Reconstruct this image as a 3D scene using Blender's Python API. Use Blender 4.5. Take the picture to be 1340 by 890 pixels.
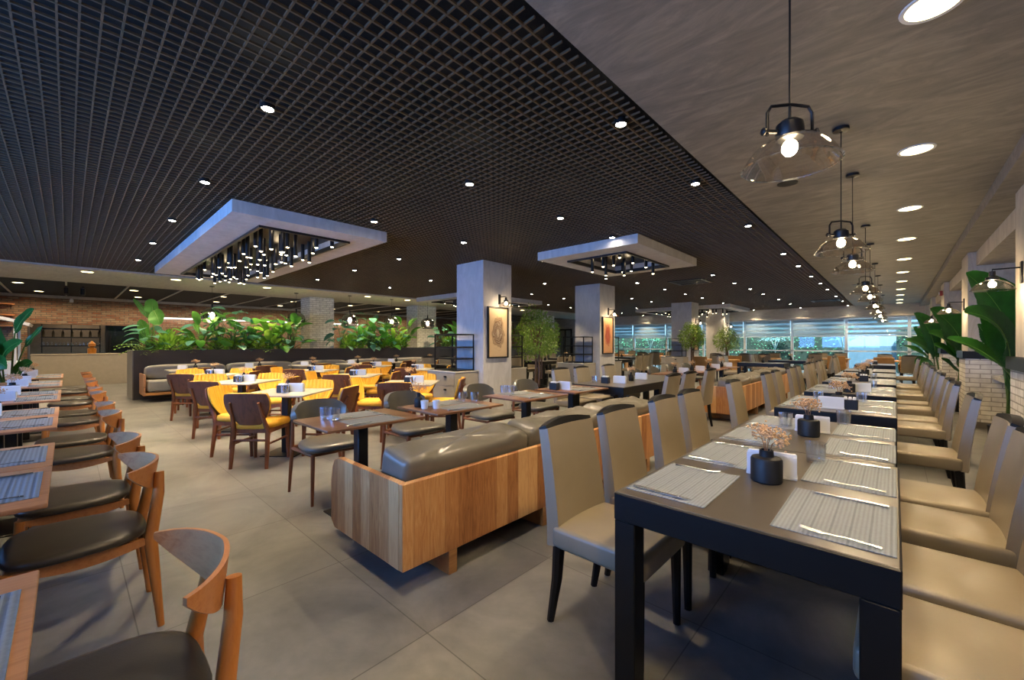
import bpy, bmesh, math, random
from mathutils import Vector, Matrix
S = bpy.context.scene
for o in list(bpy.data.objects): bpy.data.objects.remove(o)
COL = S.collection
PI = math.pi
# ------------------------------------------------------------------ camera, world, light, exposure
YAW = math.atan2(501, 540)
cd = bpy.data.cameras.new('camera'); cam = bpy.data.objects.new('camera', cd); COL.objects.link(cam)
cam.location = (0, 0, 1.35); cam.rotation_euler = (PI/2, 0, YAW)
cd.sensor_fit = 'HORIZONTAL'; cd.sensor_width = 36; cd.lens = 540/1340*36; cd.shift_y = 4/1340; cd.clip_start = 0.03; cd.clip_end = 300
S.camera = cam
S.view_settings.view_transform = 'Standard'; S.view_settings.look = 'None'
S.view_settings.exposure = 1.25; S.view_settings.gamma = 1; S.view_settings.use_curve_mapping = False
try:
    S.cycles.use_denoising = True; S.cycles.max_bounces = 7; S.cycles.diffuse_bounces = 3; S.cycles.glossy_bounces = 3
    S.cycles.transmission_bounces = 6; S.cycles.transparent_max_bounces = 12; S.cycles.sample_clamp_indirect = 4; S.cycles.sample_clamp_direct = 0
    S.cycles.caustics_reflective = False; S.cycles.caustics_refractive = False
except Exception: pass
W = bpy.data.worlds.new('sky'); S.world = W; W.use_nodes = True
W.node_tree.nodes['Background'].inputs[0].default_value = (.58, .84, 1.0, 1); W.node_tree.nodes['Background'].inputs[1].default_value = 3.6
def lamp(kind, name, loc, power, col, rot=(0, 0, 0), parent=None, **k):
    l = bpy.data.lights.new(name, kind); l.energy = power; l.color = col
    for a, b in k.items(): setattr(l, a, b)
    o = bpy.data.objects.new(name, l); COL.objects.link(o); o.location = loc; o.rotation_euler = rot
    if parent: o.parent = parent
    return o
lamp('SUN', 'sun', (0, 10, 20), 8, (1, .96, .9), rot=(math.radians(40), 0, math.radians(12)), angle=.02)
# daylight that comes in through the window wall behind the camera
BLUE = (.19, .41, 1.0)
lamp('AREA', 'window_daylight', (-3.2, -2.85, 1.65), 200, BLUE, rot=(PI/2, 0, 0), shape='RECTANGLE', size=4.4, size_y=1.7)
lamp('AREA', 'window_daylight', (-7.4, -2.85, 1.65), 125, BLUE, rot=(PI/2, 0, 0), shape='RECTANGLE', size=4.0, size_y=1.7)
WARM = (1, .77, .47); WARM_D = (1, .72, .38)
K_SPOT, K_DOWN, K_BULB, K_PEND = 52, 56, 5.0, 1.0   # lamp powers used by the lamp builders
# ------------------------------------------------------------------ materials
def lin(h):
    if isinstance(h, str):
        h = [int(h[i:i+2], 16)/255 for i in (0, 2, 4)]
        return tuple(c/12.92 if c <= .04045 else ((c+.055)/1.055)**2.4 for c in h)
    return h
class N:
    def __init__(s, name):
        s.m = bpy.data.materials.new(name); s.m.use_nodes = True; s.t = s.m.node_tree; s.n = s.t.nodes
        s.b = s.n['Principled BSDF']; s.out = s.n['Material Output']
    def new(s, t, **k):
        x = s.n.new(t)
        for a, b in k.items():
            if a.startswith('i_'):
                key = a[2:]; x.inputs[int(key) if key.isdigit() else key.replace('_', ' ')].default_value = b
            else: setattr(x, a, b)
        return x
    def l(s, a, b): s.t.links.new(a, b)
    def math(s, op, a, b=None):
        x = s.new('ShaderNodeMath', operation=op)
        for i, q in enumerate((a, b)):
            if q is None: continue
            if isinstance(q, (int, float)): x.inputs[i].default_value = q
            else: s.l(q, x.inputs[i])
        return x.outputs[0]
    def coord(s, scale=(1, 1, 1), kind='Object'):
        c = s.new('ShaderNodeTexCoord'); mp = s.new('ShaderNodeMapping'); mp.inputs['Scale'].default_value = scale
        s.l(c.outputs[kind], mp.inputs[0]); return mp.outputs[0]
    def noise(s, vec, scale, detail=4, rough=.55, dist=0):
        x = s.new('ShaderNodeTexNoise'); x.inputs['Scale'].default_value = scale; x.inputs['Detail'].default_value = detail
        x.inputs['Roughness'].default_value = rough; x.inputs['Distortion'].default_value = dist; s.l(vec, x.inputs['Vector']); return x.outputs['Fac']
    def ramp(s, fac, stops):
        x = s.new('ShaderNodeValToRGB'); e = x.color_ramp.elements
        while len(e) < len(stops): e.new(.5)
        for q, (p, c) in zip(e, stops): q.position = p; q.color = (*lin(c), 1)
        s.l(fac, x.inputs[0]); return x.outputs[0]
    def bump(s, h, st, dist=.01):
        x = s.new('ShaderNodeBump'); x.inputs['Strength'].default_value = st; x.inputs['Distance'].default_value = dist
        s.l(h, x.inputs['Height']); s.l(x.outputs[0], s.b.inputs['Normal'])
    def set(s, rough=.5, metal=0, spec=.5):
        s.b.inputs['Roughness'].default_value = rough; s.b.inputs['Metallic'].default_value = metal; s.b.inputs['Specular IOR Level'].default_value = spec
        return s
def mul(c, k): return tuple(min(1, x*k) for x in lin(c))
def plain(name, c, rough=.5, metal=0, spec=.5, ns=8, amt=.12, bump=0, bs=60):
    q = N(name).set(rough, metal, spec); v = q.coord()
    q.l(q.ramp(q.noise(v, ns), [(.3, mul(c, 1-amt)), (.7, mul(c, 1+amt))]), q.b.inputs['Base Color'])
    if bump: q.bump(q.noise(v, bs), bump, .004)
    return q.m
def wood(name, c1, c2, axis=0, sc=1.0, rough=.42, c3=None):
    q = N(name).set(rough); s = [22*sc, 22*sc, 22*sc]; s[axis] = 1.6*sc
    v = q.coord(tuple(s)); n1 = q.noise(v, 1.0, 6, .62, .6); n2 = q.noise(v, 5.0, 3)
    f = q.math('ADD', q.math('MULTIPLY', n1, .8), q.math('MULTIPLY', n2, .2))
    q.l(q.ramp(f, [(.32, c1), (.52, c2), (.7, c3 or c1)]), q.b.inputs['Base Color']); q.bump(f, .12, .002); return q.m
def planks(name, stops, width=.1):
    # upright boards glued side by side, each with its own tone and grain
    q = N(name).set(.42); c = q.new('ShaderNodeTexCoord'); x = q.new('ShaderNodeSeparateXYZ'); q.l(c.outputs['Object'], x.inputs[0])
    u = q.math('DIVIDE', q.math('ADD', x.outputs[0], x.outputs[1]), width); wob = q.math('FLOOR', u)
    wn = q.new('ShaderNodeTexWhiteNoise', noise_dimensions='1D'); q.l(wob, wn.inputs['W'])
    cb = q.new('ShaderNodeCombineXYZ'); q.l(q.math('MULTIPLY', u, 2.6), cb.inputs[0]); q.l(q.math('MULTIPLY', x.outputs[2], 2.2), cb.inputs[1]); q.l(q.math('MULTIPLY', wob, 7.3), cb.inputs[2])
    n1 = q.noise(cb.outputs[0], 1.5, 8, .62, 2.2)
    f = q.math('ADD', q.math('MULTIPLY', wn.outputs['Value'], .5), q.math('MULTIPLY', n1, .75))
    col = q.ramp(f, stops)
    fr = q.math('FRACT', u); ed = q.math('LESS_THAN', fr, .025)
    mx = q.new('ShaderNodeMix', data_type='RGBA', blend_type='MULTIPLY'); q.l(q.math('MULTIPLY', ed, .55), mx.inputs[0]); q.l(col, mx.inputs[6]); mx.inputs[7].default_value = (.3, .2, .12, 1)
    q.l(mx.outputs[2], q.b.inputs['Base Color']); q.bump(n1, .1, .002); return q.m
def brick(name, c1, c2, mortar, bw=.22, bh=.07, rough=.85, bump=.5, msize=.012):
    q = N(name).set(rough, spec=.3); c = q.new('ShaderNodeTexCoord'); x = q.new('ShaderNodeSeparateXYZ'); q.l(c.outputs['Object'], x.inputs[0])
    cb = q.new('ShaderNodeCombineXYZ'); q.l(q.math('ADD', x.outputs[0], x.outputs[1]), cb.inputs[0]); q.l(x.outputs[2], cb.inputs[1])
    t = q.new('ShaderNodeTexBrick'); t.inputs['Scale'].default_value = 1; t.inputs['Brick Width'].default_value = bw; t.inputs['Row Height'].default_value = bh
    t.inputs['Mortar Size'].default_value = msize; t.inputs['Mortar Smooth'].default_value = .3; t.inputs['Bias'].default_value = 0
    for k, cc in (('Color1', c1), ('Color2', c2), ('Mortar', mortar)): t.inputs[k].default_value = (*lin(cc), 1)
    q.l(cb.outputs[0], t.inputs['Vector'])
    n = q.noise(q.coord(), 9, 5); mx = q.new('ShaderNodeMix', data_type='RGBA', blend_type='MULTIPLY'); mx.inputs[0].default_value = .6
    q.l(t.outputs['Color'], mx.inputs[6]); q.l(q.ramp(n, [(.3, (.6, .6, .6)), (.65, (1, 1, 1))]), mx.inputs[7]); q.l(mx.outputs[2], q.b.inputs['Base Color'])
    h = q.math('ADD', q.math('SUBTRACT', 1.0, t.outputs['Fac']), q.math('MULTIPLY', n, .35)); q.bump(h, bump, .015); return q.m
def emis(name, c, st):
    q = N(name); e = q.new('ShaderNodeEmission'); e.inputs[0].default_value = (*lin(c), 1); e.inputs[1].default_value = st
    q.l(e.outputs[0], q.out.inputs[0]); return q.m
def glassy(name, tint=(1, 1, 1), refl=.1, edge=.55, rough=.02):
    q = N(name); t = q.new('ShaderNodeBsdfTransparent'); t.inputs[0].default_value = (*tint, 1)
    g = q.new('ShaderNodeBsdfGlossy'); g.inputs['Roughness'].default_value = rough; g.inputs[0].default_value = (.95, .97, 1, 1)
    lw = q.new('ShaderNodeLayerWeight'); lw.inputs[0].default_value = .35
    f = q.math('ADD', refl, q.math('MULTIPLY', lw.outputs['Facing'], edge)); mx = q.new('ShaderNodeMixShader'); q.l(f, mx.inputs[0])
    q.l(t.outputs[0], mx.inputs[1]); q.l(g.outputs[0], mx.inputs[2]); q.l(mx.outputs[0], q.out.inputs[0]); return q.m
def leafmat(name, c1, c2, rough=.38, trans=.25):
    q = N(name).set(rough); v = q.coord((1, 1, 1)); q.l(q.ramp(q.noise(v, 7, 4), [(.3, c1), (.7, c2)]), q.b.inputs['Base Color'])
    t = q.new('ShaderNodeBsdfTranslucent'); t.inputs[0].default_value = (*mul(c2, 1.5), 1); mx = q.new('ShaderNodeMixShader'); mx.inputs[0].default_value = trans
    q.l(q.b.outputs[0], mx.inputs[1]); q.l(t.outputs[0], mx.inputs[2]); q.l(mx.outputs[0], q.out.inputs[0]); return q.m
def woven(name, c1, c2, freq=85, axis=0, rough=.55):
    # stripes across the mat with a few wider dark lines
    q = N(name).set(rough); c = q.new('ShaderNodeTexCoord'); x = q.new('ShaderNodeSeparateXYZ'); q.l(c.outputs['Object'], x.inputs[0])
    a = x.outputs[axis]; s1 = q.math('SINE', q.math('MULTIPLY', a, freq*2*PI)); s2 = q.math('GREATER_THAN', q.math('FRACT', q.math('MULTIPLY', a, freq/4.0)), .86)
    n = q.noise(q.coord((90, 90, 90)), 1.0, 2)
    f = q.math('ADD', q.math('MULTIPLY', s1, .16), q.math('ADD', q.math('MULTIPLY', s2, -.30), q.math('ADD', .36, q.math('MULTIPLY', n, .4))))
    q.l(q.ramp(f, [(.1, c1), (.75, c2)]), q.b.inputs['Base Color']); q.bump(s1, .3, .002); return q.m
def floor_mat():
    q = N('stone_tile').set(.34, spec=.5); v = q.coord(); t = q.new('ShaderNodeTexBrick', offset=0.0)
    t.inputs['Scale'].default_value = 1; t.inputs['Brick Width'].default_value = .915; t.inputs['Row Height'].default_value = .915; t.inputs['Mortar Size'].default_value = .003; t.inputs['Mortar Smooth'].default_value = .1
    t.inputs['Color1'].default_value = (1, 1, 1, 1); t.inputs['Color2'].default_value = (.86, .86, .86, 1); t.inputs['Mortar'].default_value = (.45, .45, .45, 1)
    mp = q.new('ShaderNodeMapping'); mp.inputs['Location'].default_value = (.68+.915*30, -1.14+.915*10, 0); q.l(v, mp.inputs[0]); q.l(mp.outputs[0], t.inputs['Vector'])
    n = q.noise(v, 1.3, 7, .62, .8); n2 = q.noise(v, 7, 6, .6)
    f = q.math('ADD', q.math('MULTIPLY', n, .75), q.math('MULTIPLY', n2, .25))
    mx = q.new('ShaderNodeMix', data_type='RGBA', blend_type='MULTIPLY'); mx.inputs[0].default_value = 1
    q.l(q.ramp(f, [(.3, '575859'), (.5, '747473'), (.7, '8e8c89')]), mx.inputs[6]); q.l(t.outputs['Color'], mx.inputs[7]); q.l(mx.outputs[2], q.b.inputs['Base Color'])
    r = q.new('ShaderNodeMapRange'); r.inputs['To Min'].default_value = .25; r.inputs['To Max'].default_value = .48; q.l(n2, r.inputs[0]); q.l(r.outputs[0], q.b.inputs['Roughness'])
    q.bump(t.outputs['Fac'], .15, .002).__class__; return q.m
def plaster(name, c1, c2, c3, sx=(.9, 2.6, 2.6), rough=.6):
    q = N(name).set(rough, spec=.3); v = q.coord(sx); n = q.noise(v, 2.2, 8, .68, 1.6); q.l(q.ramp(n, [(.3, c1), (.5, c2), (.7, c3)]), q.b.inputs['Base Color']); q.bump(n, .2, .004); return q.m
def blind_mat(name='zebra_blind', tr_=.4):
    q = N(name); c = q.new('ShaderNodeTexCoord'); x = q.new('ShaderNodeSeparateXYZ'); q.l(c.outputs['Object'], x.inputs[0])
    s = q.math('FRACT', q.math('MULTIPLY', x.outputs[2], 1/.19)); f = q.new('ShaderNodeMapRange', interpolation_type='SMOOTHSTEP'); f.inputs['From Min'].default_value = .45; f.inputs['From Max'].default_value = .6; q.l(s, f.inputs[0])
    d = q.new('ShaderNodeBsdfDiffuse'); d.inputs[0].default_value = (*lin('98a6b0'), 1); t = q.new('ShaderNodeBsdfTranslucent'); t.inputs[0].default_value = (*lin('c2d4dd'), 1)
    m1 = q.new('ShaderNodeMixShader'); m1.inputs[0].default_value = .28; q.l(d.outputs[0], m1.inputs[1]); q.l(t.outputs[0], m1.inputs[2])
    tr = q.new('ShaderNodeBsdfTransparent'); tr.inputs[0].default_value = (.8, .86, .9, 1); m2 = q.new('ShaderNodeMixShader'); m2.inputs[0].default_value = tr_; q.l(m1.outputs[0], m2.inputs[1]); q.l(tr.outputs[0], m2.inputs[2])
    m3 = q.new('ShaderNodeMixShader'); q.l(f.outputs[0], m3.inputs[0]); q.l(m1.outputs[0], m3.inputs[1]); q.l(m2.outputs[0], m3.inputs[2]); q.l(m3.outputs[0], q.out.inputs[0]); return q.m
def art_mat(name, bg, blot, core, sx=1.0):
    # an abstract swirl: a ragged dark blot with thin rings round a small core
    q = N(name).set(.5); c = q.new('ShaderNodeTexCoord'); mp = q.new('ShaderNodeMapping'); mp.inputs['Scale'].default_value = (1, 3.2*sx, 1.75); q.l(c.outputs['Object'], mp.inputs[0])
    n = q.new('ShaderNodeTexNoise'); n.inputs['Scale'].default_value = 3.5; n.inputs['Detail'].default_value = 5; q.l(mp.outputs[0], n.inputs['Vector'])
    ln = q.new('ShaderNodeVectorMath', operation='LENGTH'); mx = q.new('ShaderNodeMix', data_type='RGBA'); mx.inputs[0].default_value = .3; q.l(mp.outputs[0], mx.inputs[6])
    ad = q.new('ShaderNodeVectorMath', operation='MULTIPLY_ADD'); q.l(n.outputs['Color'], ad.inputs[0]); ad.inputs[1].default_value = (0, .5, .5); ad.inputs[2].default_value = (0, -.25, -.25)
    a2 = q.new('ShaderNodeVectorMath', operation='ADD'); q.l(ad.outputs[0], a2.inputs[0]); q.l(mp.outputs[0], a2.inputs[1]); q.l(a2.outputs[0], ln.inputs[0])
    d = ln.outputs['Value']; rings = q.math('MULTIPLY', q.math('SINE', q.math('MULTIPLY', d, 46)), .05)
    q.l(q.ramp(q.math('ADD', d, rings), [(.05, core), (.16, blot), (.3, core), (.36, blot), (.62, bg)]), q.b.inputs['Base Color']); return q.m
M = dict(
 floor=floor_mat(), plaster=plaster('brushed_plaster', '6b6763', '7d7872', '928b82'), plaster_wall=plaster('wall_plaster', '9c958c', 'b0a89d', 'c2bab0', (2.5, 2.5, .8)),
 pale=plaster('pale_plaster', 'b3b1b2', 'c0bebf', 'cccacb', (2, 2, .7)), soffit=plaster('soffit_plaster', 'a8a39c', 'b8b2aa', 'c4beb6'),
 grid=plain('grid_metal', '54432f', .55, 0), void=plain('ceiling_void', '0b0b0c', .9, amt=0), blackm=plain('black_metal', '141416', .42, .3, amt=.05), darkm=plain('dark_metal', '262628', .38, .6, amt=.05),
 tabletop=plain('table_veneer', '4a443e', .33, 0, .5, 5, .1), tableblk=plain('table_black', '08090b', .4, 0, .35, 6, .08),
 leather=plain('taupe_leather', '857a68', .32, 0, .5, 6, .06, .03, 120), leather_dk=plain('dark_leather', '35302b', .38, 0, .5, 6, .1, .1, 160), grey_leather=plain('grey_leather', '6a655b', .3, 0, .5, 5, .12, .25, 14),
 chair_grey=plain('chair_leather', '58554e', .3, 0, .5, 6, .1, .03, 120), blackwood=plain('black_wood', '0d0c0d', .45, 0, .3, 9, .1),
 walnut=wood('walnut', '5a331d', '7d4828', 2), walnut_back=wood('walnut_veneer', '4c2a1d', '6b3f2a', 2, .8), yellow=plain('mustard_velvet', 'dfa838', .6, 0, .3, 12, .08),
 oak=wood('oak', 'a4622c', 'b9773a', 2, 1, .4), oakr=wood('oak_rail', 'a8683a', 'bd8050', 0, 1, .38), ash=wood('ash_top', '8c6248', 'a67a5c', 1, .8, .4, '75503c'), browntop=wood('brown_top', '5a3c27', '765035', 1, .8, .33), paletop=plain('pale_top', 'a9a498', .3, 0, .5, 4, .08),
 bench=planks('bench_boards', [(.22, '6f4227'), (.42, 'a06a3e'), (.62, 'b98453'), (.85, 'd0a573')], .105), benchtop=wood('bench_edge', '9a6a40', 'b3824f', 1),
 lightwood=wood('light_wood', 'b98a4e', 'cf9f60', 0), mat=woven('placemat_weave', '666d78', '7d8591', 85, 0, .75), mat_b=woven('placemat_weave_blue', '4c5663', '76828f', 60, 1, .7), mat_bx=woven('placemat_weave_cross', '565a5e', '7b7e82', 60, 0, .7),
 steel=plain('steel', 'e2e4e6', .26, 1, amt=.02), glass=glassy('clear_glass', (.93, .95, .97), .10, .6), shade=glassy('shade_glass', (.90, .87, .83), .05, .42, .04), smoke=glassy('smoked_glass', (.35, .33, .32), .1, .5), pane=glassy('window_pane', (.88, .95, .97), .03, .12),
 vase=plain('matt_black_ceramic', '15171b', .5, 0, .4), flower=plain('dried_flower', 'c4a27e', .85, 0, .2, 40, .25), twig=plain('dried_twig', '8a6a4c', .9), paper=plain('napkin_paper', 'e4e6ea', .8, amt=.03), ceramic=plain('white_ceramic', 'dfe2e6', .25, amt=.03),
 whitebrick=brick('white_brick', 'efebe3', 'e2dcd2', 'b2aca2', .23, .072, .8, .6, .008), redbrick=brick('old_brick', '8a5a44', '9c8872', '6b625a', .24, .068, .9, .5),
 planter=plain('planter_laminate', '3b393c', .3, 0, .5, 4, .06), planter_end=plain('planter_end', '77746f', .4), cream=plain('cream_laminate', 'b3a897', .45, amt=.05), cabinet=plain('cabinet_laminate', '9d968b', .45, amt=.05), stone=plain('stone_top', 'b9b4ac', .25),
 cushion=plain('grey_fabric', '8f8c86', .75, 0, .2, 7, .08, .2, 120), ribbed=plain('ribbed_leather', '2b2724', .38), white=plain('white_frame', 'd7dadd', .35, amt=.03), skirting=plain('stone_skirting', '6a655e', .5),
 leafd=leafmat('strelitzia_leaf', '1d4a17', '2f6a26', .36, .1), leafm=leafmat('broad_leaf', '3f7a2a', '6aa848'), leafy=leafmat('fresh_leaf', '679a2e', '98c04c'), leafb=leafmat('blue_leaf', '3f7566', '68a08a'), leaff=leafmat('ficus_leaf', '42641f', '86a042', .4, .15), stem=plain('green_stem', '4d6a2e', .5), rib=plain('leaf_midrib', '8fae5a', .45), trunk=wood('bark', '4a3626', '6a5038', 2), soil=plain('soil', '2a2018', .95),
 spot=emis('spot_lens', (1, .9, .7), 45), down=emis('downlight_lens', (1, .78, .36), 6), bulb=emis('bulb_glow', (1, .82, .52), 55), tube=emis('tube_lens', (1, .80, .46), 8), led=emis('led_strip', (1, .9, .78), 3.5),
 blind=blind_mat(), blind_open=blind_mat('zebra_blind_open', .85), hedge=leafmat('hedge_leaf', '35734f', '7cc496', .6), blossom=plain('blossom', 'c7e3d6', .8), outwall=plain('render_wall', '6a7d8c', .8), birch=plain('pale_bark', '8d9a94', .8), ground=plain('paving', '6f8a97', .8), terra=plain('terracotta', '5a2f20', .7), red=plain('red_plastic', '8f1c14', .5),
 art1=art_mat('ink_swirl_warm', 'cbb08c', '6a4a35', 'b9a890'), art2=art_mat('ink_swirl_rust', 'cf9a6e', '9c4430', 'b3604a', 1.2), art3=art_mat('ink_swirl_umber', 'b59468', '3f2c1e', '6a4b30'), amber=plain('amber_glass', 'a86a1e', .3), bottle=plain('bottle_glass', '4a4334', .2), orange=plain('tan_leather', 'a67a44', .5), kitchen=plain('kitchen_wall', '574c40', .7),
)
# ------------------------------------------------------------------ mesh helpers
_rb = {}
class MB:
    def __init__(s): s.v = []; s.f = []
    def add(s, vs, fs, mt=None):
        o = len(s.v)
        for p in vs:
            p = Vector(p)
            if mt is not None: p = mt @ p
            s.v.append(tuple(p))
        s.f += [tuple(i+o for i in f) for f in fs]; return s
    def box(s, c, d, rz=0, mt=None):
        x, y, z = [q/2 for q in d]; vs = [(a*x, b*y, e*z) for e in (-1, 1) for b in (-1, 1) for a in (-1, 1)]
        t = Matrix.Translation(c) @ Matrix.Rotation(rz, 4, 'Z')
        if mt is not None: t = mt @ t
        return s.add(vs, [(0, 2, 3, 1), (4, 5, 7, 6), (0, 1, 5, 4), (2, 6, 7, 3), (0, 4, 6, 2), (1, 3, 7, 5)], t)
    def rbox(s, c, d, r=.01, seg=2, mt=None):
        k = tuple(round(q, 4) for q in (*d, r, seg))
        if k not in _rb:
            b = bmesh.new(); bmesh.ops.create_cube(b, size=1); bmesh.ops.scale(b, vec=d, verts=b.verts); bmesh.ops.bevel(b, geom=b.edges[:], offset=r, segments=seg, affect='EDGES', profile=.5)
            b.verts.index_update(); _rb[k] = ([tuple(v.co) for v in b.verts], [tuple(v.index for v in f.verts) for f in b.faces]); b.free()
        t = Matrix.Translation(c)
        if mt is not None: t = mt @ t
        return s.add(*_rb[k], t)
    def b2(s, x0, x1, y0, y1, z0, z1, r=0):
        c = ((x0+x1)/2, (y0+y1)/2, (z0+z1)/2); d = (x1-x0, y1-y0, z1-z0)
        return s.rbox(c, d, r) if r else s.box(c, d)
    def tube(s, pts, rad, n=10, flat=1.0):
        pts = [Vector(p) for p in pts]; L = len(pts)
        if isinstance(rad, (int, float)): rad = [rad]*L
        vs = []; up = None
        for i, p in enumerate(pts):
            t = (pts[min(i+1, L-1)]-pts[max(i-1, 0)]).normalized()
            if up is None:
                up = Vector((0, 0, 1)) if abs(t.z) < .9 else Vector((1, 0, 0))
            a = t.cross(up).normalized(); b = a.cross(t).normalized(); up = b
            for k in range(n):
                g = 2*PI*k/n; vs.append(p + a*math.cos(g)*rad[i] + b*math.sin(g)*rad[i]*flat)
        fs = [(i*n+k, i*n+(k+1) % n, (i+1)*n+(k+1) % n, (i+1)*n+k) for i in range(L-1) for k in range(n)]
        fs += [tuple(range(n))[::-1], tuple((L-1)*n+k for k in range(n))]; return s.add(vs, fs)
    def lathe(s, prof, n=20, c=(0, 0, 0), mt=None, caps=True):
        vs = [(c[0]+r*math.cos(2*PI*k/n), c[1]+r*math.sin(2*PI*k/n), c[2]+z) for r, z in prof for k in range(n)]
        L = len(prof); fs = [(i*n+k, i*n+(k+1) % n, (i+1)*n+(k+1) % n, (i+1)*n+k) for i in range(L-1) for k in range(n)]
        if caps: fs += [tuple(range(n))[::-1], tuple((L-1)*n+k for k in range(n))]
        return s.add(vs, fs, mt)
    def shell(s, fn, nu, nv, th, mt=None):
        # a sheet fn(u, v), u and v in 0..1, given a thickness along its normal
        P = [[Vector(fn(i/nu, j/nv)) for i in range(nu+1)] for j in range(nv+1)]; vs = []; W1 = nu+1
        for side in (1, -1):
            for j in range(nv+1):
                for i in range(nu+1):
                    du = P[j][min(i+1, nu)]-P[j][max(i-1, 0)]; dv = P[min(j+1, nv)][i]-P[max(j-1, 0)][i]; nn = du.cross(dv)
                    nn = nn.normalized() if nn.length > 1e-9 else Vector((0, 1, 0)); t = th(i/nu, j/nv) if callable(th) else th
                    vs.append(P[j][i]+nn*side*t/2)
        B = W1*(nv+1); fs = []
        for j in range(nv):
            for i in range(nu):
                a = j*W1+i; fs.append((a, a+1, a+W1+1, a+W1)); fs.append((B+a, B+a+W1, B+a+W1+1, B+a+1))
        rim = [i for i in range(W1)] + [j*W1+nu for j in range(1, nv+1)] + [nv*W1+i for i in range(nu-1, -1, -1)] + [j*W1 for j in range(nv-1, 0, -1)]
        for a, b in zip(rim, rim[1:]+rim[:1]): fs.append((b, a, B+a, B+b))
        return s.add(vs, fs, mt)
    def blob(s, c, d, e=(.5, .5), nu=24, nv=14, fn=None, mt=None):
        # a pillow-like superellipsoid; fn nudges points
        vs = []
        def pw(x, k): return math.copysign(abs(x)**k, x)
        for j in range(nv+1):
            b = -PI/2+PI*j/nv
            for i in range(nu):
                a = 2*PI*i/nu; p = Vector((d[0]/2*pw(math.cos(b), e[0])*pw(math.cos(a), e[1]), d[1]/2*pw(math.cos(b), e[0])*pw(math.sin(a), e[1]), d[2]/2*pw(math.sin(b), e[0])))
                if fn: p = Vector(fn(p))
                vs.append(p+Vector(c))
        fs = [(j*nu+i, j*nu+(i+1) % nu, (j+1)*nu+(i+1) % nu, (j+1)*nu+i) for j in range(nv) for i in range(nu)]; return s.add(vs, fs, mt)
    def quads(s, P, nu, nv):
        W1 = nu+1; return s.add(P, [(j*W1+i, j*W1+i+1, (j+1)*W1+i+1, (j+1)*W1+i) for j in range(nv) for i in range(nu)])
    def build(s, name, m, parent=None, ang=38, smooth=True, loc=None):
        me = bpy.data.meshes.new(name); me.from_pydata(s.v, [], s.f); me.validate(); me.update()
        if smooth:
            me.shade_smooth(); me.set_sharp_from_angle(angle=math.radians(ang))
        me.materials.append(M[m] if isinstance(m, str) else m)
        o = bpy.data.objects.new(name, me); COL.objects.link(o)
        if parent is not None: o.parent = parent
        if loc: o.location = loc
        return o
def tag(o, label, cat, group=None, kind=None):
    o['label'] = label; o['category'] = cat
    if group: o['group'] = group
    if kind: o['kind'] = kind
    return o
def thing(name, label, cat, loc=(0, 0, 0), rz=0, group=None):
    o = bpy.data.objects.new(name, None); COL.objects.link(o); o.empty_display_size = .1; o.location = loc; o.rotation_euler = (0, 0, rz)
    return tag(o, label, cat, group)
def struct(o): o['kind'] = 'structure'; return o
def kids(o): return [c for c in bpy.data.objects if c.parent == o]
_pool = {}
def dup(root, loc, rz, label, group=None, scale=None):
    if root.name not in _pool: _pool[root.name] = [(c, kids(c)) for c in kids(root)]
    r = root.copy(); COL.objects.link(r); r.location = loc; r.rotation_euler = (0, 0, rz); r['label'] = label
    if group: r['group'] = group
    if scale: r.scale = scale
    for c, gs in _pool[root.name]:
        q = c.copy(); COL.objects.link(q); q.parent = r
        for g in gs:
            w = g.copy(); COL.objects.link(w); w.parent = q
    return r
class Proto:
    """builds one of a kind the first time it is placed, copies it after that"""
    def __init__(s, fn): s.fn = fn; s.o = None
    def put(s, loc, rz, label, group=None, scale=None):
        if s.o is None:
            s.o = s.fn(); s.o.location = loc; s.o.rotation_euler = (0, 0, rz); s.o['label'] = label
            if group: s.o['group'] = group
            if scale: s.o.scale = scale
            return s.o
        return dup(s.o, loc, rz, label, group, scale)
ORD = ['first', 'second', 'third', 'fourth', 'fifth', 'sixth', 'seventh', 'eighth', 'ninth', 'tenth', 'eleventh', 'twelfth', 'thirteenth', 'fourteenth', 'fifteenth', 'sixteenth', 'seventeenth', 'eighteenth', 'nineteenth', 'twentieth'] + ['%d%s' % (k, {1: 'st', 2: 'nd', 3: 'rd'}.get(k % 10, 'th')) for k in range(21, 80)]
rnd = random.Random(7)
# ------------------------------------------------------------------ the setting
CZ = 2.95                                   # height of the ceilings
struct(MB().b2(-22, 1.6, -2.6, 23.1, -.06, 0).build('floor', 'floor', smooth=False))
m = MB().b2(-1.25, .74, -2.6, 23, CZ-.02, CZ+.04)            # plaster ceiling over the dining row
struct(m.build('ceiling_plaster', 'plaster', smooth=False))
struct(MB().b2(-22.7, 4.5, -6.2, 23.4, 3.34, 3.5).build('ceiling_slab', 'void', smooth=False))  # unseen overhang past the back and right walls, added to block daylight
struct(MB().b2(-15.55, -12.55, -2.6, 23, CZ-.03, CZ+.05).build('ceiling_band', 'soffit', smooth=False))
m = MB(); G = .0762                          # open cell ceiling: crossing metal blades
x = -12.5
while x < -1.30: m.box((x, 10.2, CZ+.006), (.011, 25.6, .012)); x += G
y = -2.55
while y < 22.98: m.box((-6.9, y, CZ+.007), (11.2, .009, .012)); y += G
struct(m.build('ceiling_grid', 'grid', smooth=False))
m = MB(); y = -2.4                           # dark tile ceiling over the buffet side, light bars between
while y < 23: m.b2(-21.2, -15.55, y, y+1.16, CZ+.02, CZ+.05); y += 1.2
struct(m.build('ceiling_tile', 'void', smooth=False))
m = MB(); y = -2.42
while y < 23: m.b2(-21.2, -15.55, y-.02, y+.02, CZ-.005, CZ+.03); y += 1.2
struct(m.build('trim_tile_bars', 'soffit', smooth=False))
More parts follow.
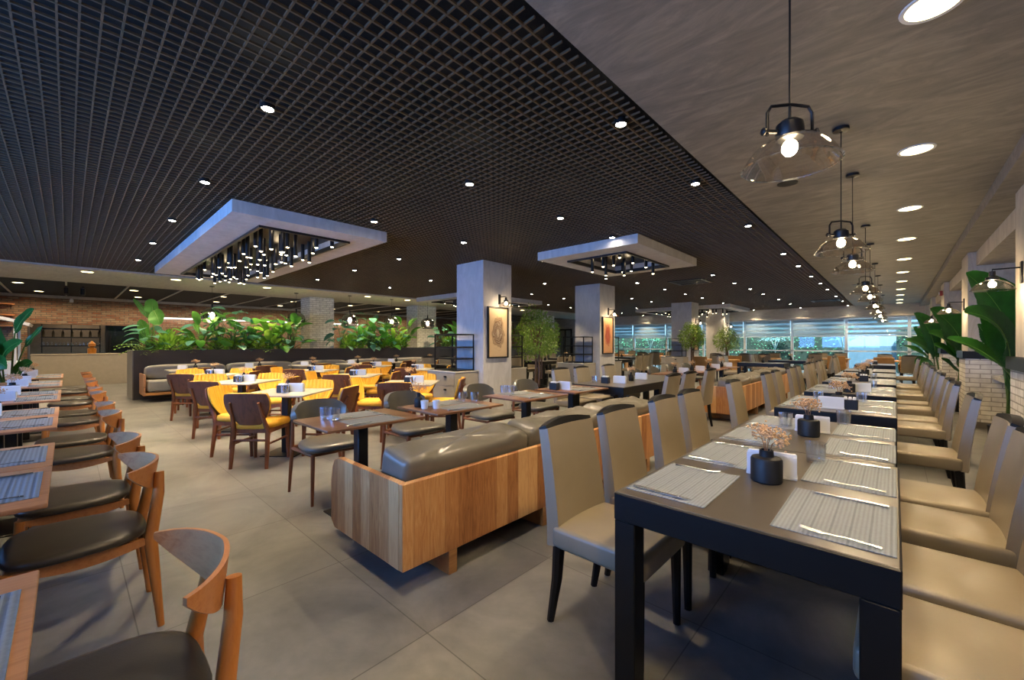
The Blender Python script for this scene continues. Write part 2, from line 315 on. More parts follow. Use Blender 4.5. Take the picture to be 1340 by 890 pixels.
# right side: bulkhead, piers with white brick feet, recessed windows
struct(MB().b2(.71, 1.5, -2.6, 23, 2.80, CZ+.1).build('trim_bulkhead', 'plaster', smooth=False))
PIERS = [(-1.6, 1.05), (5.42, 6.27), (9.84, 10.67), (14.25, 15.08), (18.65, 19.5), (22.3, 23)]
m = MB(); mb_ = MB(); mc = MB(); ms = MB()
for a, b in PIERS:
    struct(MB().b2(.86, 1.45, a, b, 1.2, 2.8).build('wall_right_pier', 'plaster_wall', smooth=False)); mb_ = MB(); mc = MB(); ms = MB(); mb_.b2(.83, 1.45, a-.02, b+.02, .1, 1.1); mc.b2(.80, 1.45, a-.03, b+.03, 1.1, 1.22); ms.b2(.82, 1.45, a-.025, b+.025, 0, .1)
    struct(mb_.build('wall_right_brick', 'whitebrick', smooth=False)); struct(mc.build('trim_pier_cap', 'darkm', smooth=False)); struct(ms.build('baseboard_right', 'skirting', smooth=False))
prev = PIERS[0]
for a, b in zip(PIERS, PIERS[1:]): m.b2(.95, 1.45, a[1], b[0], 2.58, 2.8)
m.b2(1.42, 1.6, -2.6, 23, 0, .8); m.b2(1.42, 1.6, -2.6, 23, 2.5, 3.3); m.b2(.86, 1.5, -2.6, -1.6, 0, 2.8)
struct(m.build('wall_right', 'plaster_wall', smooth=False))
def window(n, x0, x1, y, z0, z1, axis, bars=(), thick=.07, m='white'):
    """frame and pane; axis 'x' runs along x at y, 'y' runs along y at x=y"""
    f = MB(); p = MB(); L = x1-x0
    def bx(a, b, c, d, t, mb):
        if axis == 'x': mb.b2(a, b, y-t/2, y+t/2, c, d)
        else: mb.b2(y-t/2, y+t/2, a, b, c, d)
    w = .055
    bx(x0, x0+w, z0, z1, thick, f); bx(x1-w, x1, z0, z1, thick, f); bx(x0, x1, z0, z0+w, thick, f); bx(x0, x1, z1-w, z1, thick, f)
    for b in bars: bx(x0, x1, b-w/2, b+w/2, thick, f)
    bx(x0+.02, x1-.02, z0+.02, z1-.02, .012, p)
    o = struct(f.build('window_%d' % n, m, smooth=False)); q = p.build('pane', 'pane', o, smooth=False); return o
wn = 1
for a, b in zip(PIERS, PIERS[1:]):
    L = b[0]-a[1]; k = 3
    for j in range(k):
        window(wn, a[1]+L*j/k, a[1]+L*(j+1)/k, 1.47, .8, 2.52, 'y'); wn += 1
    o = struct(MB().b2(1.1, 1.5, a[1]+.03, b[0]-.03, .80, .85).build('trim_sill_%d' % wn, 'stone', smooth=False))
# end wall: soffit, window strip with low rail, blinds
struct(MB().b2(-21.3, 1.6, 22.78, 23.25, 2.46, 3.3).build('wall_end', 'soffit', smooth=False))
struct(MB().b2(-21.3, -15.2, 22.95, 23.25, 0, 2.46).build('wall_end_plaster', 'plaster_wall', smooth=False))
xs = [.43-1.975*k for k in range(9)]
edges = [1.42]+xs
for k in range(len(edges)-1):
    window(wn, edges[k+1], edges[k], 23.05, .05, 2.46, 'x', (1.0,)); wn += 1
    b = MB().b2(edges[k+1]+.06, edges[k]-.06, 22.93, 22.94, 1.66, 2.44).build('roller_blind', 'blind_open' if k < 2 else 'blind', smooth=False)
    MB().b2(edges[k+1]+.06, edges[k]-.06, 22.915, 22.945, 1.63, 1.665).build('bottom_rail', 'white', b); MB().b2(edges[k+1]+.05, edges[k]-.05, 22.88, 22.96, 2.39, 2.455).build('cassette', 'white', b)
    tag(b, 'striped grey roller blind, %s window bay from the right end of the window wall' % ORD[k], 'blind', 'roller blinds on the end window wall')
struct(MB().b2(-15.25, -15.1, 22.9, 23.25, 0, 2.46).build('wall_end_jamb', 'plaster_wall', smooth=False))
dr = MB(); dr.b2(-16.9, -16.8, 22.88, 22.94, 0, 2.3); dr.b2(-15.9, -15.8, 22.88, 22.94, 0, 2.3); dr.b2(-16.9, -15.8, 22.88, 22.94, 2.2, 2.3); dr.b2(-16.38, -16.32, 22.88, 22.94, 0, 2.2)
d_ = struct(dr.build('door_1', 'blackm', smooth=False)); MB().b2(-16.8, -15.9, 22.9, 22.92, .02, 2.2).build('pane', 'pane', d_)
# wall behind the camera: window strip with parapet and head
m = MB(); m.b2(-22, 1.6, -2.75, -2.6, 0, .75); m.b2(-22, 1.6, -2.75, -2.6, 2.55, 3.3)
for a in (-22, -13.4, -5.6, 1.1): m.b2(a, a+.5, -2.75, -2.6, .75, 2.55)
struct(m.build('wall_back', 'plaster_wall', smooth=False))
for a, b in ((-13-.1+.2, -5.6), (-5.1, 1.1)):
    for j in range(4): window(wn, a+(b-a)*j/4, a+(b-a)*(j+1)/4, -2.68, .75, 2.55, 'x'); wn += 1
# brick wall at the far left, with the kitchen opening
m = MB(); m.b2(-21.3, -21, -2.6, 23, 2.0, 2.9); m.b2(-21.3, -21, -2.6, -.9, 0, 2.0); m.b2(-21.3, -21, 1.9, 23, 0, 2.0)
struct(m.build('wall_left', 'redbrick', smooth=False))
struct(MB().b2(-21.35, -20.9, -2.6, 23, 2.88, 3.0).build('trim_cornice_left', 'soffit', smooth=False))
m = MB(); m.b2(-22.6, -22.5, -1.5, 2.2, 0, 2.4); m.b2(-22.6, -21.2, -1.0, -.9, 0, 2.45); m.b2(-22.6, -21.2, 1.9, 2.0, 0, 2.45); m.b2(-22.6, -21.2, -1, 2, 2.45, 2.55)
struct(m.build('wall_kitchen', 'kitchen', smooth=False))
# square columns, and white brick columns behind the planter
COLS = [(5.43, 6.22), (9.70, 10.50), (16.5, 17.28), (20.64, 21.5)]
for k, (a, b) in enumerate(COLS):
    o = struct(MB().b2(-6.58, -5.79, a, b, 0, CZ).build('column_%d' % (k+1), 'pale', smooth=False))
    struct(MB().b2(-6.6, -5.77, a-.02, b+.02, 0, .08).build('baseboard_%d' % (k+1), 'pale', o, smooth=False)) if 0 else None
for k, (a, b) in enumerate([(5.60, 6.42), (9.9, 10.85), (14.2, 15.1), (18.4, 19.3)]): struct(MB().b2(-15.35, -14.55, a, b, 0, CZ-.02).build('column_%d' % (k+5), 'whitebrick', smooth=False))
# garden outside the end windows
struct(MB().b2(-26, 8, 23.3, 34, -.2, -.1).build('ground_outside', 'ground', smooth=False))
struct(MB().b2(-30, 10, 33, 33.3, -.1, 6).build('wall_garden', 'outwall', smooth=False))
struct(MB().b2(-22, 3.8, -6.2, -5.9, -.1, 3.34).build('wall_light_block_back', 'outwall', smooth=False)); struct(MB().b2(-22, 3.8, -6, -2.6, -.2, -.1).build('ground_passage', 'ground', smooth=False)); struct(MB().b2(-22.7, -22.55, -6.2, 23.4, -.1, 3.34).build('wall_outer_left', 'void', smooth=False))  # first wall: unseen, added to cut sky light through the back windows
struct(MB().b2(1.75, 6, -4, 23, -.2, -.1).build('ground_side', 'ground', smooth=False)); struct(MB().b2(3.6, 3.8, -6.2, 23.3, -.1, 3.34).build('wall_light_block_side', 'outwall', smooth=False))  # the wall is added outside the right windows to limit their daylight
# ------------------------------------------------------------------ plants
def leaf(mb, base, direc, L, wd, droop=.5, fold=.25, seg=8, roll=0, shape=.5, up=None):
    """one broad leaf: starts at base going along direc, bends down by droop over its length"""
    d = Vector(direc).normalized(); side = d.cross(Vector((0, 0, 1)))
    side = side.normalized() if side.length > .05 else Vector((1, 0, 0))
    side = (Matrix.Rotation(roll, 3, d) @ side); p = Vector(base); P = []
    for i in range(seg+1):
        t = i/seg; w = wd/2*(math.sin(PI*min(1, t**shape*1.0))**.7 if 0 < t < 1 else .02)
        n = side.cross(d).normalized()
        for k, s in enumerate((-1, -.5, 0, .5, 1)): P.append(p+side*w*s+n*abs(s)*w*fold)
        p = p+d*(L/seg); d = (Matrix.Rotation(-droop/seg, 3, d.cross(Vector((0, 0, 1))).normalized() if d.cross(Vector((0, 0, 1))).length > .05 else side) @ d).normalized()
        side = (side - d*side.dot(d)).normalized()
    mb.quads(P, 4, seg)
def sph(az, el): return Vector((math.cos(az)*math.cos(el), math.sin(az)*math.cos(el), math.sin(el)))
def leaf2(mb, b, m, t, w, face=(0, -1, .35), fold=.18, seg=44, rnd_=False, rib=None):
    """a big blade along the curve b-m-t, its upper face turned towards face"""
    b, m, t, fc = Vector(b), Vector(m), Vector(t), Vector(face).normalized(); P = []
    for i in range(seg+1):
        q = i/seg; p = b*(1-q)**2+m*2*q*(1-q)+t*q*q; tg = ((m-b)*(1-q)+(t-m)*q).normalized(); s = tg.cross(fc); s = s.normalized() if s.length > .01 else Vector((1, 0, 0)); n = s.cross(tg).normalized()
        ww = w/2*((max(0, 1-(2*q-1)**2))**.5 if rnd_ else math.sin(PI*min(1, max(0, q))**.85)**.62 if 0 < q < 1 else .02)+.003
        for k in (-1, -.6, 0, .6, 1): P.append(p+s*ww*k+n*abs(k)*ww*fold+n*(.010*math.sin(q*11+k*2)+.0035*math.sin(q*95-abs(k)*9))*abs(k))
    if rib is not None: rib.tube([P[5*i+2]+Vector((0, 0, .002)) for i in range(0, seg+1, 4)], [.006*(1-i/(seg+6)) for i in range(0, seg+1, 4)], 5)
    mb.quads(P, 4, seg)
def paddle_plant(name, loc, leaves, label, group, pot=True, mat='leafd', rz=YAW, z0=.3):
    """stems from one pot, each ending in a paddle leaf; leaf = (base, middle, tip, width, facing, round)"""
    r = thing(name, label, 'plant', loc, rz, group); st = MB(); lf = MB(); rb = MB()
    for i, (B, m_, T, w, fc, ro) in enumerate(leaves):
        B = Vector(B); a = i*2.4; b0 = Vector((math.cos(a)*.05, math.sin(a)*.05, z0)); mid = b0.lerp(B, .55)+Vector((0, 0, .06*(B.z-z0))); st.tube([b0, b0.lerp(mid, .5), mid, B, B.lerp(Vector(m_), .35)], [.017, .015, .012, .010, .005], 7); leaf2(lf, B, m_, T, w, fc, rnd_=ro, rib=rb)
    f_ = lf.build('foliage', mat, r, 80); rb.build('midribs', 'rib', f_); st.build('stems', 'stem', r)
    if pot:
        p = MB().lathe([(.15, 0), (.18, .05), (.2, .36), (.205, .38), (.18, .38), (.17, .33)], 24).build('pot', 'blackm', r); MB().lathe([(.0, .33), (.175, .33)], 20, caps=False).build('soil', 'soil', p)
    return r
def ficus(loc, h, cr, label):
    r = thing('ficus_tree', label, 'tree', loc, 0, 'potted ficus trees'); g = random.Random(int(loc[1]*10)); lf = MB(); tr = MB(); cz = h-cr*1.05
    for k in range(3):
        a = 2.1*k; tr.tube([(math.cos(a)*.05, math.sin(a)*.05, .3), (math.cos(a+.5)*.05, math.sin(a+.5)*.05, .7), (math.cos(a+1)*.04, math.sin(a+1)*.04, 1.0), (math.cos(a)*.16, math.sin(a)*.16, cz+.1)], [.026, .024, .022, .012], 8)
    for k in range(14):
        d = sph(g.uniform(0, 6.28), g.uniform(-.3, 1.4))*cr*g.uniform(.6, .9); tr.tube([(0, 0, cz-.25), (d.x*.5, d.y*.5, cz+d.z*.4), (d.x, d.y, cz+d.z)], [.012, .008, .004], 5)
    for k in range(2600):
        d = sph(g.uniform(0, 6.28), math.asin(g.uniform(-.95, 1))); rr = cr*(.35+.68*g.random()**.4)*(1+.14*math.sin(5*d.x+3*d.z)+.10*math.sin(7*d.y-4*d.z)); p = Vector((d.x*rr, d.y*rr, cz+d.z*rr*1.08))
        leaf(lf, p, (d*.5+Vector((g.uniform(-1, 1), g.uniform(-1, 1), g.uniform(-1.2, .5)))), g.uniform(.05, .08), g.uniform(.026, .038), .5, .2, 2, g.uniform(0, 3))
    lf.build('foliage', 'leaff', r, 180); tr.build('trunk', 'trunk', r); MB().lathe([(.17, 0), (.2, .04), (.22, .38), (.2, .38), (.19, .34)], 24).build('pot', 'blackm', r); MB().lathe([(0, .34), (.195, .34)], 20, caps=False).build('soil', 'soil', r); return r
def bushy(seed, kind):
    """planter plants: 0 broad leaves on stalks, 1 low bush, 2 fern, 3 upright young leaves"""
    g = random.Random(seed); names = ['broadleaf_plant', 'leafy_bush', 'potted_fern', 'young_banana_plant']
    r = thing(names[kind], 'x', 'plant'); lf = MB(); st = MB(); H = g.uniform(.55, .95)
    if kind == 0:
        for k in range(16):
            az = k*2.4+g.uniform(-.3, .3); h = H*(.15+.85*k/15); re = .34*g.uniform(.4, 1)*(1.1-.5*k/15); t = Vector((math.cos(az)*re, math.sin(az)*re, h)); st.tube([(0, 0, 0), (t.x*.3, t.y*.3, h*.6), t], [.01, .008, .005], 5); leaf(lf, t, sph(az, g.uniform(-.3, .6)), g.uniform(.24, .36), g.uniform(.15, .22), .8, .15, 6, g.uniform(-.5, .5), .75)
    elif kind == 1:
        for k in range(130):
            d = sph(g.uniform(0, 6.28), g.uniform(-.1, 1.5)); p = d*g.uniform(.12, .3); st_ = Vector((p.x, p.y, p.z*1.1+.03)); leaf(lf, st_, d+Vector((0, 0, .3)), g.uniform(.09, .15), g.uniform(.045, .07), .7, .15, 3, g.uniform(-1, 1))
        for k in range(8): st.tube([(0, 0, 0), tuple(sph(k*.8, .9)*.2)], .006, 5)
    elif kind == 2:
        for k in range(22):
            az = k*2.4; el = g.uniform(.35, 1.35); d = sph(az, el); L = H*g.uniform(.6, .95); p = Vector((0, 0, 0)); pts = [p]
            for i in range(7):
                p = p+d*(L/7); d = (d+Vector((math.cos(az)*.08, math.sin(az)*.08, -.2))).normalized(); pts.append(p); s = d.cross(Vector((0, 0, 1))).normalized()
                for sg in (-1, 1): leaf(lf, p, s*sg+d*.5, .13*(1-.08*i), .032, .4, .1, 2)
            st.tube(pts, .004, 4)
    else:
        for k in range(15):
            az = k*2.4; re = .1+.16*g.random(); h = H*(.12+.75*g.random()); t = Vector((math.cos(az)*re, math.sin(az)*re, h)); st.tube([(0, 0, 0), (t.x*.4, t.y*.4, h*.6), t], [.011, .009, .006], 5); leaf(lf, t, sph(az, g.uniform(.5, 1.3)), g.uniform(.3, .45), g.uniform(.13, .18), .9, .25, 7, g.uniform(-.6, .6), .8)
    lf.build('foliage', ['leafm', 'leafy', 'leafy', 'leafm'][kind] if seed % 3 else ['leafb', 'leafm', 'leafm', 'leafy'][kind], r, 100); st.build('stems', 'stem', r); return r
# ------------------------------------------------------------------ furniture makers (each faces its own +y)
def leather_chair():
    r = thing('dining_chair', 'x', 'chair')
    MB().rbox((0, .01, .425), (.455, .47, .10), .022, 3).build('seat', 'leather', r)
    def back(u, v):
        w = .222-.018*v; x = (u*2-1)*w; return (x, -.215-.075*v**1.4-.02*(1-(u*2-1)**2), .38+.545*v)
    MB().shell(back, 10, 10, lambda u, v: .066-.018*v).build('backrest', 'leather', r, 50)
    def cap(u, v):
        s = u*2-1; return (s*.204, -.292-.02*(1-s*s)-.006*v, .922+v*(.014+.026*(1-s*s)))
    MB().shell(cap, 12, 2, .042).build('top_rail', 'blackwood', r, 50)
    for sx in (-1, 1):
        MB().tube([(sx*.195, .205, .385), (sx*.197, .21, 0)], [.026, .018], 8).build('leg', 'blackwood', r); MB().tube([(sx*.195, -.2, .40), (sx*.196, -.212, .22), (sx*.197, -.25, 0)], [.03, .026, .018], 8).build('leg', 'blackwood', r)
    return r
def lounge_chair():
    r = thing('lounge_chair', 'x', 'chair')
    def sq(p):
        k = 1+.12*(p.y/.24); return (p.x*k*(1 if p.y > -.1 else .97), p.y, p.z-.10*p.x*p.x)
    MB().blob((0, .02, .455), (.52, .50, .075), (.55, .62), 28, 10, sq).build('seat', 'chair_grey', r, 60)
    def back(u, v):
        a = (u*2-1)*1.15; hh = .115*(1-abs(u*2-1)**3.2*.75); return (math.sin(a)*.27, -.30+.14*(1-math.cos(a))*1.25+.03*(1-v), .70+(v*2-1)*hh)
    MB().shell(back, 18, 6, .05).build('backrest', 'chair_grey', r, 60)
    m = MB(); m.tube([(-.225, .2, .405), (-.235, -.24, .40)], .015, 6); m.tube([(.225, .2, .405), (.235, -.24, .40)], .015, 6); m.tube([(-.225, .2, .41), (.225, .2, .41)], .014, 6); m.tube([(-.235, -.24, .41), (.235, -.24, .41)], .014, 6); m.build('seat_frame', 'walnut', r)
    for s in (-1, 1):
        MB().tube([(s*.225, .2, .42), (s*.245, .235, 0)], [.019, .012], 8).build('leg', 'walnut', r); MB().tube([(s*.235, -.22, .74), (s*.236, -.235, .42), (s*.25, -.27, 0)], [.013, .019, .012], 8).build('leg', 'walnut', r)
    return r
def yellow_chair():
    r = thing('dining_chair', 'x', 'chair'); TH = lambda v: -.215-.085*v
    def wd(v): return .10+.135*math.sin(min(1, (v+.02)*1.35)*PI/2)**.8 if v < .74 else .235-.02*((v-.74)/.26)**2
    def back(u, v):
        s = u*2-1; w = wd(v); return (s*w, TH(v)-.05*(1-s*s)*1.0, .475+.345*v-.012*s*s*v)
    def pad(u, v):
        s = u*2-1; w = wd(v)-.006; ch = abs(math.sin(u*PI*9)); return (s*w, TH(v)-.05*(1-s*s)+.022+.012*ch, .485+.338*v-.012*s*s*v)
    MB().shell(back, 16, 12, .014).build('backrest', 'walnut_back', r, 60); MB().shell(pad, 72, 12, .022).build('back_pad', 'yellow', r, 80)
    def seat(p):
        ch = abs(math.sin(p.x/.46*PI*9)); return (p.x*(1+.1*p.y/.22), p.y, p.z+(.009*ch if p.z > 0 else 0))
    MB().blob((0, .0, .452), (.46, .45, .085), (.45, .4), 72, 8, seat).build('seat', 'yellow', r, 80)
    m = MB(); m.box((0, .19, .40), (.38, .022, .05)); m.box((0, -.19, .40), (.36, .022, .05)); m.box((-.19, 0, .40), (.022, .40, .05)); m.box((.19, 0, .40), (.022, .40, .05)); m.build('seat_frame', 'walnut', r, smooth=False)
    for s in (-1, 1):
        MB().tube([(s*.185, .19, .42), (s*.19, .205, 0)], [.026, .017], 8).build('leg', 'walnut', r); MB().tube([(s*.150, -.33, .72), (s*.165, -.24, .5), (s*.18, -.205, .40), (s*.19, -.25, 0)], [.014, .022, .028, .018], 8).build('leg', 'walnut', r)
        MB().tube([(s*.187, .2, .26), (s*.187, -.22, .26)], .013, 6).build('stretcher', 'walnut', r)
    MB().tube([(-.187, -.225, .30), (.187, -.225, .30)], .014, 6).build('stretcher', 'walnut', r); return r
def wood_chair():
    r = thing('dining_chair', 'x', 'chair')
    def sq(p): return (p.x*(1+.07*p.y/.24), p.y, p.z+.05*p.x*p.x)
    MB().blob((0, .0, .452), (.50, .47, .06), (.6, .62), 32, 10, sq).build('seat', 'leather_dk', r, 60)
    m = MB()
    for s in (-1, 1): m.shell(lambda u, v: (s*(.20-.02*u), .21-.45*u, .425-.055*(.4+.6*math.sin(u*PI))*(1-v)+.004), 10, 2, .024)
    m.tube([(-.2, .2, .405), (.2, .2, .405)], .016, 6); m.tube([(-.18, -.22, .41), (.18, -.22, .41)], .016, 6); m.build('seat_frame', 'oakr', r, 50)
    for s in (-1, 1):
        MB().tube([(s*.2, .2, .43), (s*.2, .225, 0)], [.021, .013], 10).build('leg', 'oak', r); MB().tube([(s*.128, -.272, .72), (s*.14, -.268, .62), (s*.18, -.235, .42), (s*.20, -.27, 0)], [.019, .023, .026, .014], 10).build('leg', 'oak', r)
    def rail(u, v):
        a = (u*2-1)*1.32; t = abs(u*2-1); hh = .118*(1-t**2.4)+.018
        return (math.sin(a)*.25, -.258+.145*(1-math.cos(a))-.022*v*(1-t), .775-hh*(1-v)-.012*t*t)
    MB().shell(rail, 28, 6, lambda u, v: .013).build('top_rail', 'oakr', r, 60); return r
def black_table():
    r = thing('dining_table', 'x', 'table'); t = MB().rbox((0, 0, .707), (.83, 1.2, .106), .004, 1).build('apron', 'tableblk', r, smooth=False); MB().rbox((0, 0, .7605), (.822, 1.192, .006), .002, 1).build('tabletop', 'tabletop', r, smooth=False)
    for sx in (-1, 1):
        for sy in (-1, 1): MB().rbox((sx*.371, sy*.556, .327), (.085, .085, .654), .004, 1).build('leg', 'tableblk', r, smooth=False)
    return r
def ped_table(w, d, top, ang=0):
    def mk():
        r = thing('pedestal_table', 'x', 'table'); MB().rbox((0, 0, .7405), (w, d, .019), .004, 2).build('tabletop', top, r); MB().rbox((0, 0, .371), (.085, .085, .719), .006, 1).build('column', 'blackm', r); MB().rbox((0, 0, .006), (.42, .42, .012), .004, 1).build('base_plate', 'blackm', r); return r
    return mk
def wood_table():
    r = thing('wood_table', 'x', 'table'); MB().rbox((0, 0, .735), (1.3, .8, .05), .005, 1).build('tabletop', 'lightwood', r)
    for s in (-1, 1): MB().rbox((s*.55, 0, .355), (.1, .7, .71), .005, 1).build('leg', 'lightwood', r)
    return r
def armchair():
    r = thing('armchair', 'x', 'chair'); MB().rbox((0, 0, .40), (.54, .5, .12), .02, 2).build('seat', 'orange', r)
    MB().shell(lambda u, v: ((u*2-1)*.26, -.23-.09*v, .42+.45*v), 6, 6, .05).build('backrest', 'orange', r)
    for s in (-1, 1): MB().rbox((s*.265, -.03, .52), (.045, .46, .20), .015, 2).build('armrest', 'orange', r)
    for sx in (-1, 1):
        for sy in (-1, 1): MB().tube([(sx*.22, sy*.2, .35), (sx*.23, sy*.215, 0)], [.02, .014], 8).build('leg', 'blackwood', r)
    return r
def mat_mk(m, w=.30, d=.47):
    def mk():
        o = MB().rbox((0, 0, .0015), (w, d, .003), .001, 1).build('placemat', m, smooth=False); tag(o, 'x', 'placemat'); return o
    return mk
def fork():
    m = MB(); m.tube([(0, -.1, .004), (0, -.03, .008), (0, .03, .006), (0, .045, .004)], [.006, .003, .003, .008], 6, .5)
    for k in (-1.5, -.5, .5, 1.5): m.tube([(k*.0052, .042, .004), (k*.0056, .07, .007), (k*.0056, .095, .011)], [.0026, .0022, .0012], 5, .8)
    o = m.build('fork', 'steel'); return tag(o, 'x', 'fork')
def knife():
    m = MB(); m.tube([(0, -.11, .006), (0, -.02, .006), (0, 0, .005)], [.0075, .006, .005], 8, .55); m.shell(lambda u, v: (-.005+.013*u*(1 if v < .8 else (1-v)*5), .0+.115*v, .005), 3, 8, .0022)
    o = m.build('knife', 'steel'); return tag(o, 'x', 'knife')
def flowers(mb, tw, z, seed, spread=.11, n=46):
    g = random.Random(seed)
    for k in range(9):
        d = sph(g.uniform(0, 6.28), g.uniform(.5, 1.4)); e = Vector((d.x*spread, d.y*spread, z+d.z*spread*.9)); tw.tube([(0, 0, z-.06), (d.x*.03, d.y*.03, z+.02), e], .0012, 4)
        for j in range(n//9):
            p = e+Vector((g.gauss(0, .019), g.gauss(0, .019), g.gauss(0, .014))); mb.blob(p, (.0105, .0105, .009), (1, 1), 6, 4)
def pot_vase():
    r = thing('flower_vase', 'x', 'vase'); b = MB().lathe([(.0, 0), (.054, 0), (.059, .006), (.059, .094), (.055, .102), (.028, .106), (.026, .13), (.027, .134), (.022, .134), (.02, .1)], 28, caps=False).build('body', 'vase', r); f = MB(); t = MB(); flowers(f, t, .14, 3, .085, 216); f.build('flower_heads', 'flower', r); t.build('twigs', 'twig', r); return r
def bottle_vase():
    r = thing('flower_vase', 'x', 'vase'); MB().lathe([(0, 0), (.036, 0), (.04, .005), (.042, .06), (.036, .085), (.018, .1), (.015, .13), (.018, .135), (.013, .135), (.011, .1)], 24, caps=False).build('body', 'vase', r); f = MB(); t = MB(); flowers(f, t, .14, 5, .07, 126); f.build('flower_heads', 'flower', r); t.build('twigs', 'twig', r); return r
def napkins():
    r = thing('napkin_holder', 'x', 'napkin holder'); MB().rbox((0, 0, .006), (.19, .055, .012), .002, 1).build('base', 'ceramic', r); m = MB(); m.box((0, -.022, .05), (.185, .006, .095)); m.box((0, .022, .05), (.185, .006, .095)); m.build('side_plates', 'ceramic', r, smooth=False); m = MB(); g = random.Random(2)
    for k in range(7): m.box((g.uniform(-.004, .004), -.015+.005*k, .058+g.uniform(-.003, .003)), (.175, .003, .095))
    m.build('napkins', 'paper', r, smooth=False); return r
def tumbler():
    o = MB().lathe([(0, .0), (.038, 0), (.044, .098), (.042, .098), (.036, .012), (0, .011)], 28, caps=False).build('drinking_glass', 'glass'); return tag(o, 'x', 'glass')
def caddy():
    r = thing('condiment_box', 'x', 'box'); m = MB(); m.rbox((0, 0, .045), (.11, .085, .09), .004, 1); m.build('body', 'vase', r); m = MB()
    for k in range(3): m.box((-.03+.03*k, 0, .098), (.02, .06, .02))
    m.build('sachets', 'paper', r, smooth=False); return r
def cup():
    o = MB().lathe([(0, 0), (.028, 0), (.034, .05), (.036, .075), (.034, .075), (.03, .008), (0, .006)], 24, caps=False).build('sugar_pot', 'ceramic'); return tag(o, 'x', 'pot')
P_lc, P_gc, P_yc, P_wc, P_bt = Proto(leather_chair), Proto(lounge_chair), Proto(yellow_chair), Proto(wood_chair), Proto(black_table)
P_mat, P_matl, P_fork, P_knife, P_pv, P_bv, P_nap, P_gl, P_cad, P_cup = Proto(mat_mk('mat')), Proto(mat_mk('mat_b', .47, .30)), Proto(fork), Proto(knife), Proto(pot_vase), Proto(bottle_vase), Proto(napkins), Proto(tumbler), Proto(caddy), Proto(cup)
P_matm = Proto(mat_mk('mat_bx', .27, .42)); P_wt, P_ac = Proto(wood_table), Proto(armchair)
P_tw, P_ty, P_tl = Proto(ped_table(.63, .80, 'browntop')), Proto(ped_table(.80, .80, 'paletop')), Proto(ped_table(.69, .70, 'ash'))
def set_place(p, x, y, z, rz, lab, group=None): return p.put((x, y, z), rz, lab, group)
# ------------------------------------------------------------------ large pieces
def bench(label, y0, y1, x0, x1, h, n, group):
    r = thing('banquette', label, 'bench', (0, 0, 0), 0, None)
    MB().rbox((x1-.02, (y0+y1)/2, (h+.137)/2), (.04, y1-y0, h-.137), .003, 1).build('back_panel', 'bench', r, smooth=False)
    for y in (y0+.02, y1-.02):
        m = MB(); pts = [(x0+.05, .137), (x1-.04, .137), (x1-.04, h), (x0+.10, h), (x0+.05, h-.02), (x0+.02, h-.07), (x0, h-.16), (x0, .18)]; t = .02; k = len(pts)
        m.add([(a, y-t, b) for a, b in pts]+[(a, y+t, b) for a, b in pts], [tuple(range(k)), tuple(range(2*k-1, k-1, -1))]+[(i, i+k, (i+1) % k+k, (i+1) % k) for i in range(k)]); m.build('end_panel', 'bench', r, smooth=False)
    MB().b2(x0+.05, x1-.04, y0+.04, y1-.04, .137, .2).build('seat_base', 'benchtop', r, smooth=False)
    k = max(2, round((y1-y0)/1.3)+1)
    for i in range(k):
        y = y0+.34+(y1-y0-.68)*i/(k-1); MB().b2(x0+.12, x1, y-.03, y+.03, 0, .137).build('foot', 'benchtop', r, smooth=False)
    MB().rbox(((x0+x1)/2, (y0+y1)/2, .31), (x1-x0-.12, y1-y0-.10, .21), .04, 3).build('seat_cushion', 'grey_leather', r)
    L = (y1-y0-.12)/n
    for i in range(n):
        g = random.Random(i+int(y0*10)); yc = y0+.06+L*(i+.5); ph = g.uniform(0, 6)
        def fn(p): 
            e = abs(p.y)/(L/2); return (p.x*(1+.05*math.sin(p.y*9+ph)), p.y, p.z*(1-.05*max(0, e-.8)/.2)+.010*math.sin(p.y*13+ph)+.018*e**3*(1 if p.z > 0 else 0)+.004*math.sin(p.x*40+p.y*23)-.010*math.exp(-((p.y-.1*math.sin(ph))/.03)**2)*(1 if p.z > 0 else 0)-.008*abs(math.sin(p.y*21+p.x*14+ph))**6)
        c = MB().blob((0, 0, 0), (.31, L*.995, .33), (.34, .24), 60, 26, fn).build('back_cushion', 'grey_leather', None, 70); c.location = (x1-.225, yc, .56+.012)
        c.rotation_euler = (0, .16, 0)
        tag(c, '%s grey leather back cushion from the camera on the %s' % (ORD[i], group), 'cushion', 'back cushions on the benches')
    return r
bench('long wooden banquette with upright boards in the middle of the floor, nearest to the camera', 1.20, 4.50, -2.76, -1.90, .60, 3, 'near wooden bench')
bench('wooden board banquette farther down the aisle, behind the near bench', 7.62, 12.3, -2.62, -1.92, .60, 4, 'farther wooden bench')
# planter wall with the fabric bench in front of it
r = thing('planter_box', 'long dark planter wall filled with green plants behind the yellow chairs', 'planter', (0, 0, 0)); MB().b2(-13.25, -13.17, 1.06, 18, 0, 1.175).build('front_panel', 'planter', r, smooth=False); MB().b2(-14.4, -13.171, 1.04, 1.10, 0, 1.176).build('end_panel', 'planter_end', r, smooth=False); MB().b2(-14.45, -14.37, 1.06, 18, 0, 1.175).build('rear_panel', 'planter', r, smooth=False); MB().b2(-14.37, -13.25, 1.1, 18, .9, 1.1).build('soil', 'soil', r, smooth=False)
r = thing('banquette', 'pale wooden bench with grey fabric cushions along the dark planter wall', 'bench'); MB().b2(-13.15, -12.35, 1.16, 9.4, .16, .22).build('seat_base', 'benchtop', r, smooth=False)
for y in (1.18, 9.38): MB().rbox((-12.74, y, .40), (.8, .04, .48), .01, 1).build('end_panel', 'ash', r)
for y in (1.8, 4, 6.4, 8.8): MB().b2(-13, -12.5, y-.03, y+.03, 0, .16).build('foot', 'benchtop', r, smooth=False)
